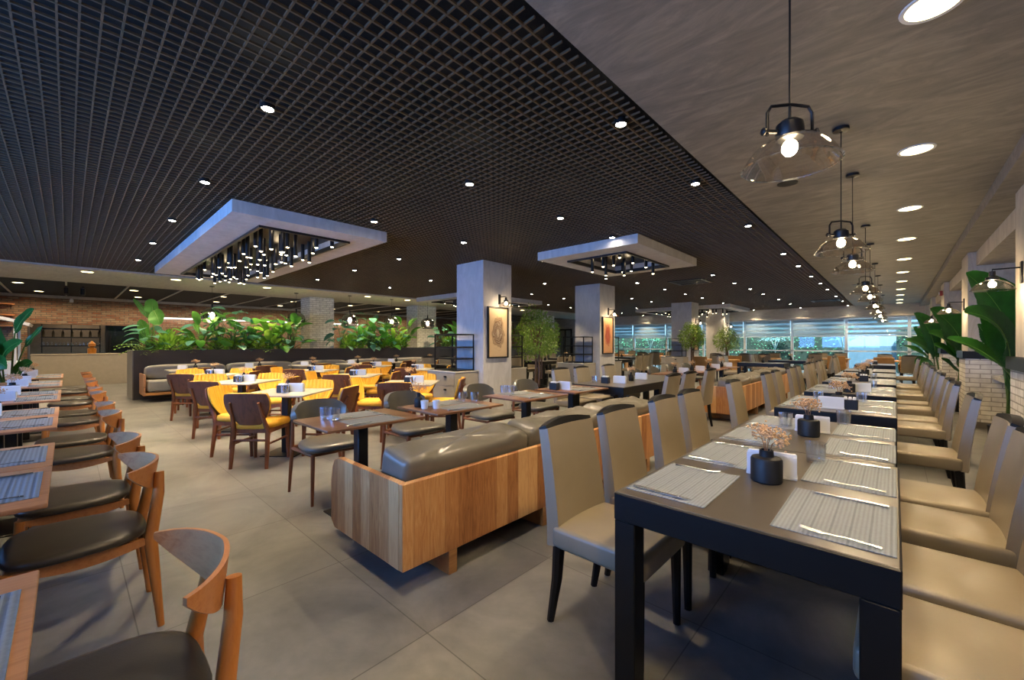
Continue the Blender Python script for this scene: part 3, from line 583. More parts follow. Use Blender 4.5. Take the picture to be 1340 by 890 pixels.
for k in range(5): MB().rbox((-12.74, 1.22+1.63*k+.81, .36), (.76, 1.6, .26), .05, 3).build('seat_cushion', 'cushion', r)
for k in range(5):
    c = MB().blob((0, 0, 0), (.3, 1.6, .34), (.4, .3), 36, 14).build('back_cushion', 'cushion'); c.location = (-12.96, 1.22+1.63*k+.81, .66); tag(c, 'grey fabric bolster against the dark planter wall, %s from the wall\'s left end' % ORD[k], 'cushion', 'bolsters on the planter bench')
for k in range(12):
    y = 1.5+k*.78+rnd.uniform(-.1, .1)
    if 5.4 < y < 6.6: pass
PLY = [1.35, 1.75, 2.1, 2.45, 2.8, 3.15, 3.5, 3.8, 4.1, 4.4, 4.7, 6.3, 6.65, 7.0, 7.3, 7.6, 7.9, 8.2, 8.5, 8.75, 10.5, 10.9, 11.3, 11.8, 12.4, 13.3]
KIND = [2, 1, 2, 3, 0, 0, 3, 2, 3, 0, 3, 0, 1, 3, 0, 3, 0, 3, 1, 3, 0, 1, 3, 0, 3, 0]
NM = {0: 'broad-leaved plant on stalks', 1: 'low leafy bush', 2: 'feathery fern', 3: 'upright young banana plant'}
for k, (y, kd) in enumerate(zip(PLY, KIND)):
    p = bushy(k+1, kd); p.location = (-13.62+rnd.uniform(-.12, .12), y, 1.10); p.scale = (1.25, 1.25, 1.35); p['label'] = '%s in the dark planter, %s plant from its left end' % (NM[kd], ORD[k]); p['group'] = 'plants in the planter'
for k in range(16):
    p = bushy(60+k, 1 if k % 3 else 0); p.location = (-13.55+rnd.uniform(-.1, .1), 1.35+k*.36+(1.5 if k > 9 else 0), 1.10); p['label'] = 'low green filler plant at the front edge of the planter, %s from its left end' % ORD[k]; p['group'] = 'filler plants in the planter'
F_ = (0, -1, .25)
paddle_plant('giant_leaf_plant', (-13.7, 1.46, 1.10), [((.03, 0, .95), (.0, -.02, 1.15), (.02, -.03, 1.36), .36, F_, True), ((.12, -.1, 1.06), (.24, -.14, .92), (.32, -.16, .70), .38, F_, True), ((-.1, 0, .88), (-.25, -.02, 1.15), (-.46, -.02, 1.36), .13, F_, False), ((-.12, .05, .35), (-.25, .05, .6), (-.36, .05, .85), .3, F_, False), ((-.2, -.1, .5), (-.05, -.15, .42), (.12, -.2, .2), .26, F_, False), ((.1, .05, .2), (.25, .05, .45), (.42, .05, .62), .14, F_, False)], 'tall plant with big round leaves at the left end of the planter', None, False, 'leafm', YAW, 0)
# the serving side on the far left
r = thing('serving_counter', 'plain cream counter front below the kitchen opening', 'counter'); MB().b2(-19.6, -19.1, -.75, 1.9, 0, .97).build('front', 'cream', r, smooth=False); MB().rbox((-19.36, .575, .99), (.56, 2.67, .035), .004, 1).build('countertop', 'cream', r)
r = thing('bottle_shelf', 'dark open shelves of glasses and bottles in the kitchen opening', 'shelf', (-21.6, .0, 0))
for z in (1.25, 1.55, 1.85): MB().b2(-.15, .15, -.62, .85, z-.02, z+.02).build('shelf_board', 'blackm', r, smooth=False)
for y in (-.6, .1, .83): MB().b2(-.15, -.12, y-.015, y+.015, 1.0, 2.2).build('upright', 'blackm', r, smooth=False)
MB().b2(-.15, .3, -.7, .9, 0, 1.0).build('back_counter', 'blackm', r, smooth=False)
for z, n in ((1.27, 15), (1.57, 7)):
    for k in range(n):
        b = MB().lathe([(0, 0), (.03, 0), (.033, .1), (.028, .13)] if z < 1.5 else [(0, 0), (.035, 0), (.035, .16), (.012, .2), (.012, .25)], 10, caps=False).build('tumbler' if z < 1.5 else 'bottle', 'glass' if z < 1.5 else 'bottle'); b.location = (-21.6, -.56+1.36*k/(n-1), z); tag(b, 'tumbler on the lowest dark shelf in the kitchen opening' if z < 1.5 else 'bottle on the middle dark shelf in the kitchen opening', 'glass' if z < 1.5 else 'bottle', 'tumblers on the kitchen shelf' if z < 1.5 else 'bottles on the kitchen shelf')
r = thing('oven', 'dark glazed oven built into the right of the kitchen opening', 'oven', (-21.55, 1.42, 0)); MB().b2(-.2, .25, -.46, .46, 0, 2.2).build('body', 'darkm', r, smooth=False); MB().b2(.25, .28, -.38, .38, 1.0, 2.05).build('door', 'pane', r, smooth=False); MB().b2(.28, .32, -.36, -.32, 1.05, 1.7).build('handle', 'blackm', r, smooth=False)
r = thing('amber_figurine', 'small amber figurine standing on the cream counter', 'ornament', (-19.3, .55, 1.0075)); MB().lathe([(0, 0), (.1, 0), (.11, .16), (.04, .2)], 12, caps=False).build('base', 'amber', r); MB().lathe([(.04, .2), (.09, .24), (.09, .32), (.02, .4), (0, .42)], 12, caps=False).build('figure', 'amber', r)
r = thing('display_case', 'white arched glass display case at the left edge', 'display case', (-14.2, -1.25, 0)); MB().b2(-.6, .6, -.5, .55, 0, .95).build('base_cabinet', 'white', r, smooth=False); MB().b2(-.58, .58, -.48, .5, .95, 1.75).build('glazing', 'pane', r, smooth=False)
MB().shell(lambda u, v: (-.6+1.2*u, -.9+1.6*v, 1.72+.22*math.sin(v*PI*.9+.2)), 6, 14, .06).build('canopy', 'white', r); MB().b2(-.55, .55, -.4, .45, 1.35, 1.37).build('shelf', 'glass', r, smooth=False)
for s in (-1, 1): MB().b2(s*.57-.02, s*.57+.02, .48, .52, .95, 1.85).build('post', 'white', r, smooth=False)
MB().b2(-.5, .5, -.05, -.02, 1.84, 1.86).build('light_tube', 'led', r, smooth=False)
r = thing('kitchen_fill_light', 'added unseen fill light inside the kitchen opening', 'light', (-21.75, .3, 2.45)); MB().lathe([(0, -.03), (.14, -.03), (.16, 0), (0, 0)], 20, caps=False).build('diffuser', 'led', r); lamp('POINT', 'light', (-21.7, .3, 2.3), 14, WARM, shadow_soft_size=.1)  # hidden lamp added behind the lintel to brighten the kitchen
# linear light and buffet units beyond the planter
r = thing('linear_light', 'long white linear light on the brick wall beyond the planter', 'light', (-20.9, 6, 2.32)); MB().b2(-.02, .02, -3.5, 4.5, -.015, .015).build('diffuser', 'led', r, smooth=False); MB().b2(-.08, .03, -3.5, 4.5, .015, .05).build('housing', 'white', r, smooth=False)
for k in range(4):
    y = 3.4+k*2.4; r = thing('buffet_counter', '%s pale buffet counter from the left beyond the planter' % ORD[k], 'counter', (-18.2, y, 0), 0, 'buffet counters'); MB().b2(-.5, .5, -1, 1, 0, .95).build('base_cabinet', 'cabinet', r, smooth=False); MB().rbox((0, 0, .97), (1.08, 2.08, .04), .004, 1).build('countertop', 'stone', r); m = MB(); [m.tube([(-.3, s*.8, .99), (-.3, s*.8, 1.45), (.3, s*.8, 1.5)], .015, 6) for s in (-1, 1)]; m.build('guard_frame', 'steel', r); MB().b2(-.3, .35, -.85, .85, 1.49, 1.5).build('sneeze_guard', 'pane', r, smooth=False)
for k in range(3):
    r = thing('wall_shelf', 'dark wall shelf with pots high at the left edge, %s from the top' % ORD[k], 'shelf', (-20.8, -1.75, 2.6-.35*k), 0, 'wall shelves at the left edge'); MB().b2(-.2, .2, -.5, .6, -.02, .02).build('board', 'oakr', r, smooth=False); m = MB(); [m.b2(-.18, -.16, y, y+.02, -.15, -.02) for y in (-.4, .5)]; m.build('brackets', 'blackm', r, smooth=False)
for k in range(2):
    r = thing('track_spotlight', 'black cylinder spotlights hanging by the tile ceiling, %s from the left' % ORD[k], 'spotlight', (-17.2, -.02+.32*k, CZ-.005), 0, 'track spotlights at the buffet'); MB().b2(-.3, .3, -.02, .02, -.03, 0).build('track', 'blackm', r, smooth=False)
    for j in range(3): MB().lathe([(0, -.22), (.05, -.22), (.05, -.05), (.02, -.03), (0, -.03)], 12, c=(-.22+.22*j, 0, 0), caps=False).build('spot_head', 'blackm', r)
r = thing('security_camera', 'small white security camera above the brick wall', 'camera', (-20.85, .1, 2.8)); MB().rbox((.06, 0, 0), (.18, .1, .1), .02, 2).build('body', 'white', r); MB().b2(-.05, 0, -.03, .03, .0, .09).build('bracket', 'white', r, smooth=False)
# cabinets with open racks on both sides of the square columns
def cabinet(y0, y1, label, lab2, front):
    X0, X1 = -6.75, -5.90; r = thing('service_cabinet', label, 'cabinet', (0, 0, 0), 0, 'service cabinets at the columns'); MB().b2(X0, X1, y0, y1, .06, .80).build('body', 'cabinet', r, smooth=False); MB().rbox(((X0+X1)/2, (y0+y1)/2, .811), (X1-X0+.02, y1-y0+.02, .022), .003, 1).build('top', 'stone', r); MB().b2(X0+.04, X1-.04, y0+.04, y1-.04, 0, .06).build('plinth', 'blackm', r, smooth=False)
    yf = y0 if front < 0 else y1
    for z0, z1 in ((.56, .78), (.10, .54)):
        d = MB().b2(X0+.02, X1-.02, yf-.009 if front < 0 else yf-.001, yf+.001 if front < 0 else yf+.009, z0, z1).build('drawer', 'cabinet', r, smooth=False); MB().rbox(((X0+X1)/2+.15, yf+front*.02, z1-.06), (.07, .022, .03), .006, 1).build('handle', 'blackm', d)
    k = thing('open_rack', lab2, 'shelf', (0, 0, 0), 0, 'black racks on the cabinets'); a, b = y0+.06, y1-.06
    for z in (.832, 1.05, 1.27, 1.51): MB().b2(X0+.14, X1-.05, a, b, z-.01, z+.012).build('shelf', 'darkm', k, smooth=False)
    for x in (X0+.14, X1-.07):
        for y in (a, b-.02): MB().b2(x, x+.02, y, y+.02, .822, 1.52).build('post', 'darkm', k, smooth=False)
nm = ['first', 'second', 'third']
for k, (a, b) in enumerate(COLS[:3]):
    cabinet(a-.60, a-.03, 'pale service cabinet on the near side of the %s square column' % nm[k], 'black open rack on the cabinet on the near side of the %s square column' % nm[k], -1)
    cabinet(b+.03, b+.60, 'pale service cabinet on the far side of the %s square column' % nm[k], 'black open rack on the cabinet on the far side of the %s square column' % nm[k], 1)
    r = thing('framed_artwork', ['framed abstract swirl in beige and brown on the first square column', 'framed rust red abstract picture on the second square column', 'framed umber abstract picture on the third square column'][k], 'picture', (-5.79, a+.385, 1.56)); p = MB().b2(.004, .018, -.26, .26, -.48, .48).build('canvas', ['art1', 'art2', 'art3'][k], r, smooth=False)
    f = MB(); f.b2(.0, .04, -.285, -.26, -.505, .505); f.b2(.0, .04, .26, .285, -.505, .505); f.b2(.0, .04, -.26, .26, -.505, -.48); f.b2(.0, .04, -.26, .26, .48, .505); f.build('frame', 'blackm', r, smooth=False)
# ------------------------------------------------------------------ lights
def downlight():
    r = thing('recessed_downlight', 'x', 'light'); MB().lathe([(.098, -.006), (.115, -.006), (.118, 0), (.098, 0)], 28, caps=False).build('ring', 'white', r); MB().lathe([(0, -.003), (.098, -.003)], 28, caps=False).build('lens', 'down', r); return r
P_dl = Proto(downlight)
def warm_spot(o, power, size=1.9, blend=.7, r=.05, z=-.03): return lamp('SPOT', 'light', (0, 0, z), power, WARM, (0, 0, 0), o, spot_size=size, spot_blend=blend, shadow_soft_size=r)
for k in range(12):
    y = [.8, 2.75, 4.72, 6.72, 8.66, 10.7, 12.65, 14.5, 16.6, 18.6, 20.6, 22.2][k]; o = P_dl.put((.13, y, CZ-.02), 0, 'round warm downlight in the plaster ceiling, %s from the camera' % ORD[k], 'downlights in the plaster ceiling'); 
    lamp('SPOT', 'light', (.13, y, CZ-.05), K_DOWN, WARM_D, spot_size=2.3, spot_blend=.8, shadow_soft_size=.09).parent = None
BY = [-1.5, .3, 1.83, 3.85, 6.9, 8.45, 10.4, 12.6, 14.8]
for k, y in enumerate(BY):
    P_dl.put((-13.05, y, CZ-.03), 0, 'round warm downlight in the ceiling band above the planter, %s from the left' % ORD[k], 'downlights in the ceiling band'); lamp('SPOT', 'light', (-13.05, y, CZ-.06), K_DOWN*1.6, WARM, spot_size=2.4, spot_blend=.8, shadow_soft_size=.09)
for k in range(7): P_dl.put((-19.6, -.6+2.3*k, CZ+.02), 0, 'added fill downlight in the dark tile ceiling on the serving side, %s from the left' % ORD[k], 'added fill downlights in the tile ceiling'); lamp('SPOT', 'light', (-19.6, -.6+2.3*k, CZ-.02), K_DOWN*1.0, WARM, spot_size=3.05, spot_blend=.4, shadow_soft_size=.09)  # added lamps, no source seen there; they brighten the brick wall
for k in range(6): P_dl.put((-17.2, -.9+2.3*k, CZ+.02), 0, 'added fill downlight in the dark tile ceiling, row nearer the planter, %s from the left' % ORD[k], 'added fill downlights in the tile ceiling'); lamp('SPOT', 'light', (-17.2, -.9+2.3*k, CZ-.02), K_DOWN*1.4, WARM, spot_size=2.5, spot_blend=.7, shadow_soft_size=.09)  # second added row, brightens the cream counter
def gridspot():
    r = thing('recessed_spotlight', 'x', 'light'); MB().lathe([(.037, -.012), (.046, -.012), (.048, .03), (.037, .03)], 20, caps=False).build('ring', 'blackm', r); MB().lathe([(0, -.010), (.037, -.010)], 20, caps=False).build('lens', 'spot', r); return r
P_gs = Proto(gridspot)
GX = [(-1.45, 'nearest the plaster ceiling'), (-3.1, 'second from the plaster ceiling'), (-4.97, 'third from the plaster ceiling'), (-6.83, 'fourth from the plaster ceiling'), (-8.6, 'fifth from the plaster ceiling'), (-10.55, 'sixth from the plaster ceiling')]
GY = [.92, 2.72, 4.24, 6.25, 8.64, 10.2, 11.97, 13.6, 15.2, 17.6, 19.9, 22.4]
for x, rl in GX:
    c = 0
    for y in GY:
        if -11.5 < x < -5.3 and 1.1 < y < 3.3 or -4.7 < x < -2.7 and 5.6 < y < 8.2 and 0: continue
        if -9.2 < x < -4.8 and 18.2 < y < 21.6: continue
        if x == -3.1 and 5.6 < y < 8.15: y = 5.55
        P_gs.put((x, y, CZ-.012), 0, 'small spotlight in the grid ceiling, row %s, %s from the camera' % (rl, ORD[c]), 'spotlights in the grid ceiling'); c += 1
        lamp('SPOT', 'light', (x, y, CZ-.04), K_SPOT*((.45 if y < 1.5 and x > -4 else .75 if x > -4 and y < 3 else 2.2 if x < -4 and y < 6 else 1.25 if x < -4 else 1)), WARM, spot_size=1.75, spot_blend=.6, shadow_soft_size=.035)
def tray(name, x0, x1, y0, y1, label, n, seed, glab, lab):
    r = thing('ceiling_light_tray', label, 'ceiling light'); z0, z1 = 2.81, CZ; w = .38; m = MB()
    m.b2(x0, x1, y0, y0+w, z0, z1); m.b2(x0, x1, y1-w, y1, z0, z1); m.b2(x0, x0+w, y0+w, y1-w, z0, z1); m.b2(x1-w, x1, y0+w, y1-w, z0, z1); m.build('frame', 'pale', r, smooth=False)
    a, b, c, d = x0+w, x1-w, y0+w, y1-w; m = MB(); t = .025; m.b2(a-.01, b+.01, c-.01, c+t, z0-.03, z0+.03); m.b2(a-.01, b+.01, d-t, d+.01, z0-.03, z0+.03); m.b2(a-.01, a+t, c+t, d-t, z0-.03, z0+.03); m.b2(b-t, b+.01, c+t, d-t, z0-.03, z0+.03); m.build('opening_rim', 'darkm', r, smooth=False); MB().b2(a, b, c, d, CZ-.012, CZ-.004).build('backing', 'blackm', r, smooth=False)
    g = random.Random(seed); nx = max(2, round(math.sqrt(n*(b-a)/(d-c)))); ny = max(2, round(n/nx)); pr = None
    for i in range(nx):
        for j in range(ny):
            x = a+.12+(b-a-.24)*(i+.5)/nx+g.uniform(-.1, .1); y = c+.12+(d-c-.24)*(j+.5)/ny+g.uniform(-.08, .08); L = g.uniform(.16, .36)
            p = thing('cylinder_pendant', lab, 'pendant light', (x, y, CZ-.012), 0, glab); MB().lathe([(0, 0), (.028, 0), (.028, -L), (.022, -L), (.022, -L+.01)], 14, caps=False).build('tube', 'blackm', p); MB().lathe([(.022, -L), (.018, -L-.006), (.010, -L-.010), (0, -L-.011)], 12, caps=False).build('lens', 'tube', p)
            if (i+j) % 3 == 0: lamp('SPOT', 'light', (x, y, CZ-.012-L-.01), K_SPOT*.55, WARM, spot_size=2.0, spot_blend=.8, shadow_soft_size=.03)
            if (i+2*j) % 5 == 0: lamp('POINT', 'light', (x+.08, y, 2.84), .35, WARM, shadow_soft_size=.03)
tray('tray', -11.33, -5.38, 1.24, 3.14, 'large pale rectangular ceiling tray full of hanging cylinder lights', 56, 3, 'cylinder pendants in the large tray', 'black cylinder pendant in the large ceiling light tray')
tray('tray', -4.63, -2.75, 5.66, 8.10, 'smaller pale ceiling tray with a few cylinder lights above the second column', 13, 5, 'cylinder pendants in the smaller tray', 'black cylinder pendant in the smaller ceiling tray above the benches')
tray('tray', -9.0, -4.9, 18.3, 21.4, 'far pale ceiling tray near the end windows', 30, 8, 'cylinder pendants in the far tray', 'black cylinder pendant in the far ceiling tray near the windows')
tray('tray', -12.4, -9.85, 8.4, 12.3, 'pale ceiling tray behind the first square column', 24, 9, 'cylinder pendants in the tray behind the first column', 'black cylinder pendant in the tray behind the first square column')
def bell(mb, z, k=1.0): mb.shell(lambda u, v: ((lambda r_: (r_*math.cos(2*PI*u), r_*math.sin(2*PI*u)))((.046+.114*v**.78)*k) + (z-(.010+.030*v+.072*v**2.0)*k,)), 36, 12, .0025)
def pendant():
    r = thing('glass_pendant_lamp', 'x', 'pendant light')   # hangs from the ceiling at its origin
    MB().lathe([(0, 0), (.05, 0), (.05, -.022), (.01, -.03)], 20, caps=False).build('canopy', 'blackm', r); MB().tube([(0, 0, -.02), (0, 0, -.70)], .0035, 6).build('cord', 'blackm', r)
    m = MB(); pts = [(-.085, 0, -.80), (-.085, 0, -.715), (-.07, 0, -.69), (0, 0, -.682), (.07, 0, -.69), (.085, 0, -.715), (.085, 0, -.80)]; m.tube(pts, .006, 8); m.tube([(0, 0, -.68), (0, 0, -.76)], .005, 8)
    for s in (-1, 1): m.tube([(s*.045, 0, -.785), (s*.1, 0, -.785)], .008, 8); m.blob((s*.1, 0, -.785), (.018, .03, .03), (1, 1), 8, 6)
    m.build('yoke', 'darkm', r); MB().lathe([(0, -.742), (.03, -.744), (.045, -.757), (.048, -.80), (.042, -.812), (0, -.812)], 24, caps=False).build('socket', 'darkm', r); s = MB(); bell(s, -.80); s.build('shade', 'shade', r, 80); MB().lathe([(.157, -.909), (.163, -.913), (.157, -.917), (.155, -.913), (.157, -.909)], 36, caps=False).build('shade_rim', 'glass', r); MB().blob((0, 0, -.845), (.052, .052, .062), (1, 1), 18, 12).build('bulb', 'bulb', r, 80); return r
P_pe = Proto(pendant)
for k, y in enumerate([1.85, 3.87, 5.0, 7.3, 8.7, 10.9, 12.9, 15.0, 18.2]):
    P_pe.put((-.29, y, CZ-.02), .75, '%s clear glass bell pendant from the camera over the black table row' % ORD[k], 'glass pendants over the black tables')
    lamp('POINT', 'light', (-.29, y, CZ-.955), K_BULB, WARM, shadow_soft_size=.03)
def sconce():
    r = thing('wall_lamp', 'x', 'lamp')   # wall at the origin, arm along -x
    MB().rbox((-.008, 0, 0), (.016, .06, .2), .003, 1).build('backplate', 'blackm', r); MB().tube([(0, 0, .045), (-.185, 0, .045), (-.185, 0, -.01)], .007, 8).build('arm', 'blackm', r); MB().lathe([(0, .0), (.022, -.002), (.024, -.05), (.045, -.06), (.047, -.085), (0, -.085)], 18, c=(-.185, 0, .03), caps=False).build('socket', 'darkm', r)
    s = MB(); bell(s, -.04, .92); o = s.build('shade', 'shade', r, 80); o.location = (-.185, 0, -.01); MB().blob((-.185, 0, -.095), (.055, .055, .062), (1, 1), 16, 10).build('bulb', 'bulb', r, 80); return r
P_sc = Proto(sconce)
for k, y in enumerate([1.0-.2, 5.95, 10.27, 14.7, 19.0]):
    P_sc.put((.86, y, 2.28-.28), 0, 'glass wall lamp on a white brick pier, %s from the camera' % ['zeroth nearest' if 0 else 'beside the camera,' , 'first', 'second', 'third', 'fourth'][k] if k else 'glass wall lamp on the pier beside the camera', 'wall lamps on the right wall'); lamp('POINT', 'light', (.86-.185, y, 1.87), K_BULB*1.0, WARM, shadow_soft_size=.03)
for k, (a, b) in enumerate(COLS[:4]):
    P_sc.put((-5.79, a+.44, 2.22), PI, 'glass wall lamp above the picture on the %s square column' % ORD[k] if k < 3 else 'glass wall lamp on the farthest square column', 'wall lamps on the columns'); lamp('POINT', 'light', (-5.79+.2, a+.44, 2.10), K_BULB*.9, WARM, shadow_soft_size=.03)
def globe():
    r = thing('smoked_globe_pendant', 'x', 'pendant light'); MB().lathe([(0, 0), (.06, 0), (.06, -.02), (0, -.03)], 18, caps=False).build('canopy', 'blackm', r); MB().tube([(0, 0, -.02), (0, 0, -.55)], .004, 6).build('cord', 'blackm', r); MB().tube([(0, 0, -.5), (0, 0, -.68)], .022, 10).build('socket', 'blackm', r)
    MB().lathe([(.03, -.60), (.15, -.63), (.24, -.72), (.265, -.84), (.235, -.96), (.18, -1.02)], 28, caps=False).build('shade', 'smoke', r, 80); MB().blob((0, 0, -.80), (.11, .11, .15), (1, 1), 16, 10).build('bulb', 'bulb', r, 80); return r
P_gp = Proto(globe)
for k, (x, y) in enumerate([(-13.8, 2.72), (-13.8, 4.9), (-13.2, 6.35), (-13.2, 7.9), (-13.2, 9.45), (-13.2, 12.0)]):
    P_gp.put((x, y, CZ-.03), 0, 'smoked globe pendant hanging over the planter, %s from the left' % ORD[k], 'globe pendants over the planter'); lamp('POINT', 'light', (x, y, CZ-.86), K_BULB*1.2, WARM, shadow_soft_size=.06)
for x, y, k in ((-3.9, 11.0, 0), (-1.9, 19.3, 1), (-8.6, 14.0, 2)):
    r = thing('air_vent', 'square dark air vent in the grid ceiling, %s from the camera' % ORD[k], 'vent', (x, y, CZ-.002), 0, 'ceiling air vents'); m = MB(); m.b2(-.42, .42, -.42, -.36, -.02, 0); m.b2(-.42, .42, .36, .42, -.02, 0); m.b2(-.42, -.36, -.36, .36, -.02, 0); m.b2(.36, .42, -.36, .36, -.02, 0); m.build('frame', 'darkm', r, smooth=False); m = MB(); [m.box((0, -.3+.1*i, -.008), (.7, .05, .008)) for i in range(7)]; m.build('louvres', 'blackm', r, smooth=False)
for k in range(2):
    r = thing('ceiling_speaker', 'flat round dark speaker in the plaster ceiling, %s from the camera' % ORD[k], 'speaker', (-.78, (4.85, 14.5)[k], CZ-.02), 0, 'ceiling speakers'); MB().lathe([(0, -.006), (.085, -.006), (.09, 0)], 24, caps=False).build('grille', 'darkm', r)
r = thing('fire_alarm', 'small red fire alarm box high on the right wall', 'alarm', (.84, 14.35, 2.55)); MB().rbox((-.02, 0, 0), (.05, .12, .12), .01, 1).build('box', 'red', r); MB().lathe([(0, 0), (.03, 0), (.025, .02), (0, .02)], 12, mt=Matrix.Translation((-.045, 0, 0)) @ Matrix.Rotation(-PI/2, 4, 'Y'), caps=False).build('button', 'white', r)
# ------------------------------------------------------------------ black table row by the right wall
TB = [(2.07, 'nearest'), (3.27, 'second'), (5.02, 'third'), (6.72, 'fourth'), (8.43, 'fifth'), (10.15, 'sixth'), (11.85, 'seventh'), (15.2, 'eighth')]
XC = -.40
for k, (y, nm_) in enumerate(TB):
    P_bt.put((XC+(.0 if k != 1 else -.012), y, 0), 0, '%s black table from the camera in the row below the glass pendants' % nm_, 'black dining tables')
LEFT = [1.80, 2.34, 3.03, 3.58, 4.87, 6.40, 7.03, 8.15, 8.80, 9.87, 10.45, 11.55, 12.1, 14.95, 15.5]
for k, y in enumerate(LEFT): P_lc.put((-.98, y, 0), -PI/2, 'leather chair on the aisle side of the black tables, %s from the camera' % ORD[k], 'leather chairs on the aisle side')
RIGHT = [1.77, 2.29, 2.93, 3.46, 4.80, 6.18, 6.78, 7.85, 8.55, 9.85, 10.45, 11.6, 12.15, 15.0]
for k, y in enumerate(RIGHT): P_lc.put((.155, y, 0), PI/2, 'leather chair on the wall side of the black tables, %s from the camera' % ORD[k], 'leather chairs on the wall side')
Z = .7636
n = [0, 0]
for k, (y, nm_) in enumerate(TB):
    for side in (0, 1):
        for q in ((-.30, .30) if k != 2 else (-.25, .27)):
            if k > 6: continue
            yy = y+q; x = XC+(-.245 if side == 0 else .255); sd = 'aisle side' if side == 0 else 'wall side'; c = ORD[n[side]]; n[side] += 1
            P_mat.put((x, yy, Z), 0, 'grey placemat on the %s of the black tables, %s from the camera' % (sd, c), 'placemats on the black tables')
            if k > 4: continue
            a = 0 if side else PI; e = rnd.uniform(-.06, .06); zz = Z+.003
            # the diner at +x (wall side) has the fork at the near end
            P_fork.put((x+(.02 if side else -.02), yy+(-.205 if side else .205), zz), PI/2 if side else -PI/2, 'steel fork on the %s placemat of the %s' % (c, sd), 'forks on the black tables')
            P_knife.put((x+(.02 if side else -.02), yy+(.205 if side else -.205), zz), PI/2 if side else -PI/2, 'steel knife on the %s placemat of the %s' % (c, sd), 'knives on the black tables')
it = [(P_pv, -.40, 2.02, .4, 'black pot of dried flowers at the front of the nearest black table', 'flower vases'), (P_nap, -.40, 2.12, .12, 'white napkin holder behind the front flower pot on the nearest black table', 'napkin holders'), (P_gl, -.285, 2.50, 0, 'water glass at the seam of the two nearest black tables', 'water glasses'),
 (P_pv, -.40, 3.19, 2.0, 'black pot of dried flowers on the second black table', 'flower vases'), (P_nap, -.40, 3.35, .1, 'white napkin holder behind the flower pot on the second black table', 'napkin holders'), (P_gl, -.56, 3.42, 0, 'water glass on the aisle side of the second black table', 'water glasses'), (P_gl, -.27, 3.80, 0, 'water glass on the wall side of the second black table', 'water glasses'),
 (P_cad, -.29, 4.70, 0, 'black condiment box on the third black table', 'condiment boxes'), (P_nap, -.42, 4.66, .05, 'white napkin holder on the third black table', 'napkin holders'), (P_gl, -.24, 5.28, 0, 'water glass on the wall side of the third black table', 'water glasses'), (P_gl, -.56, 5.1, 0, 'water glass on the aisle side of the third black table', 'water glasses'), (P_pv, -.38, 4.86, 1, 'black pot of dried flowers on the third black table', 'flower vases'),
 (P_pv, -.40, 6.35, 1, 'black pot of dried flowers on the fourth black table', 'flower vases'), (P_nap, -.30, 6.5, .05, 'white napkin holder on the fourth black table', 'napkin holders'), (P_gl, -.21, 7.1, 0, 'water glass on the wall side of the fourth black table', 'water glasses'), (P_gl, -.58, 6.6, 0, 'water glass on the aisle side of the fourth black table', 'water glasses'),
 (P_cad, -.35, 8.3, 0, 'black condiment box on the fifth black table', 'condiment boxes'), (P_pv, -.40, 8.5, 2, 'black pot of dried flowers on the fifth black table', 'flower vases'), (P_gl, -.25, 8.75, 0, 'water glass on the fifth black table', 'water glasses'), (P_pv, -.40, 10.0, 2, 'black pot of dried flowers on the sixth black table', 'flower vases'), (P_nap, -.40, 10.2, 0, 'white napkin holder on the sixth black table', 'napkin holders'), (P_pv, -.40, 11.8, 2, 'black pot of dried flowers on the seventh black table', 'flower vases'), (P_cad, -.4, 15.1, 0, 'black condiment box on the eighth black table', 'condiment boxes')]
for p, x, y, rz, lab, grp in it: p.put((x, y, Z), rz, lab, grp)
# ------------------------------------------------------------------ brown tables and grey chairs in front of the benches
TY = [1.60, 2.52, 3.62, 4.55]; nm4 = ['first', 'second', 'third', 'fourth']
for k, y in enumerate(TY):
    P_tw.put((-3.135, y, 0), 0, '%s brown pedestal table from the camera facing the near wooden bench' % nm4[k], 'brown pedestal tables'); P_gc.put((-3.76, y+.02, 0), -PI/2, 'dark grey lounge chair at the %s brown table facing the near bench' % nm4[k], 'grey lounge chairs')
    for x, s in ((-3.29, 'chair side'), (-2.98, 'bench side')):
        P_matm.put((x, y+.02, .75), 0, 'grey placemat on the %s of the %s brown table' % (s, nm4[k]), 'placemats on the brown tables')
        P_knife.put((x+.1, y-.14, .753), .1, 'steel knife on the %s placemat of the %s brown table' % (s, nm4[k]), 'knives on the brown tables'); P_fork.put((x-.02, y+.19, .753), -PI/2, 'steel fork on the %s placemat of the %s brown table' % (s, nm4[k]), 'forks on the brown tables')
ZW = .75
for p, x, y, lab, grp in [(P_gl, -3.26, 1.37, 'left water glass on the first brown table', 'water glasses'), (P_gl, -3.17, 1.40, 'right water glass on the first brown table', 'water glasses'), (P_bv, -3.27, 2.24, 'black bottle vase of dried flowers on the second brown table', 'flower vases'), (P_cup, -3.15, 2.22, 'left white sugar pot on the second brown table', 'sugar pots'), (P_cup, -3.08, 2.30, 'right white sugar pot on the second brown table', 'sugar pots'), (P_gl, -3.24, 2.74, 'left water glass on the second brown table', 'water glasses'), (P_gl, -3.14, 2.82, 'right water glass on the second brown table', 'water glasses'), (P_gl, -3.38, 3.50, 'left water glass on the third brown table', 'water glasses'), (P_gl, -3.29, 3.53, 'right water glass on the third brown table', 'water glasses'), (P_cad, -3.2, 4.25, 'black condiment box on the fourth brown table', 'condiment boxes'), (P_nap, -3.12, 4.36, 'white napkin holder on the fourth brown table', 'napkin holders')]: p.put((x, y, ZW if p is P_nap or 1 else ZW), .1, lab, grp)
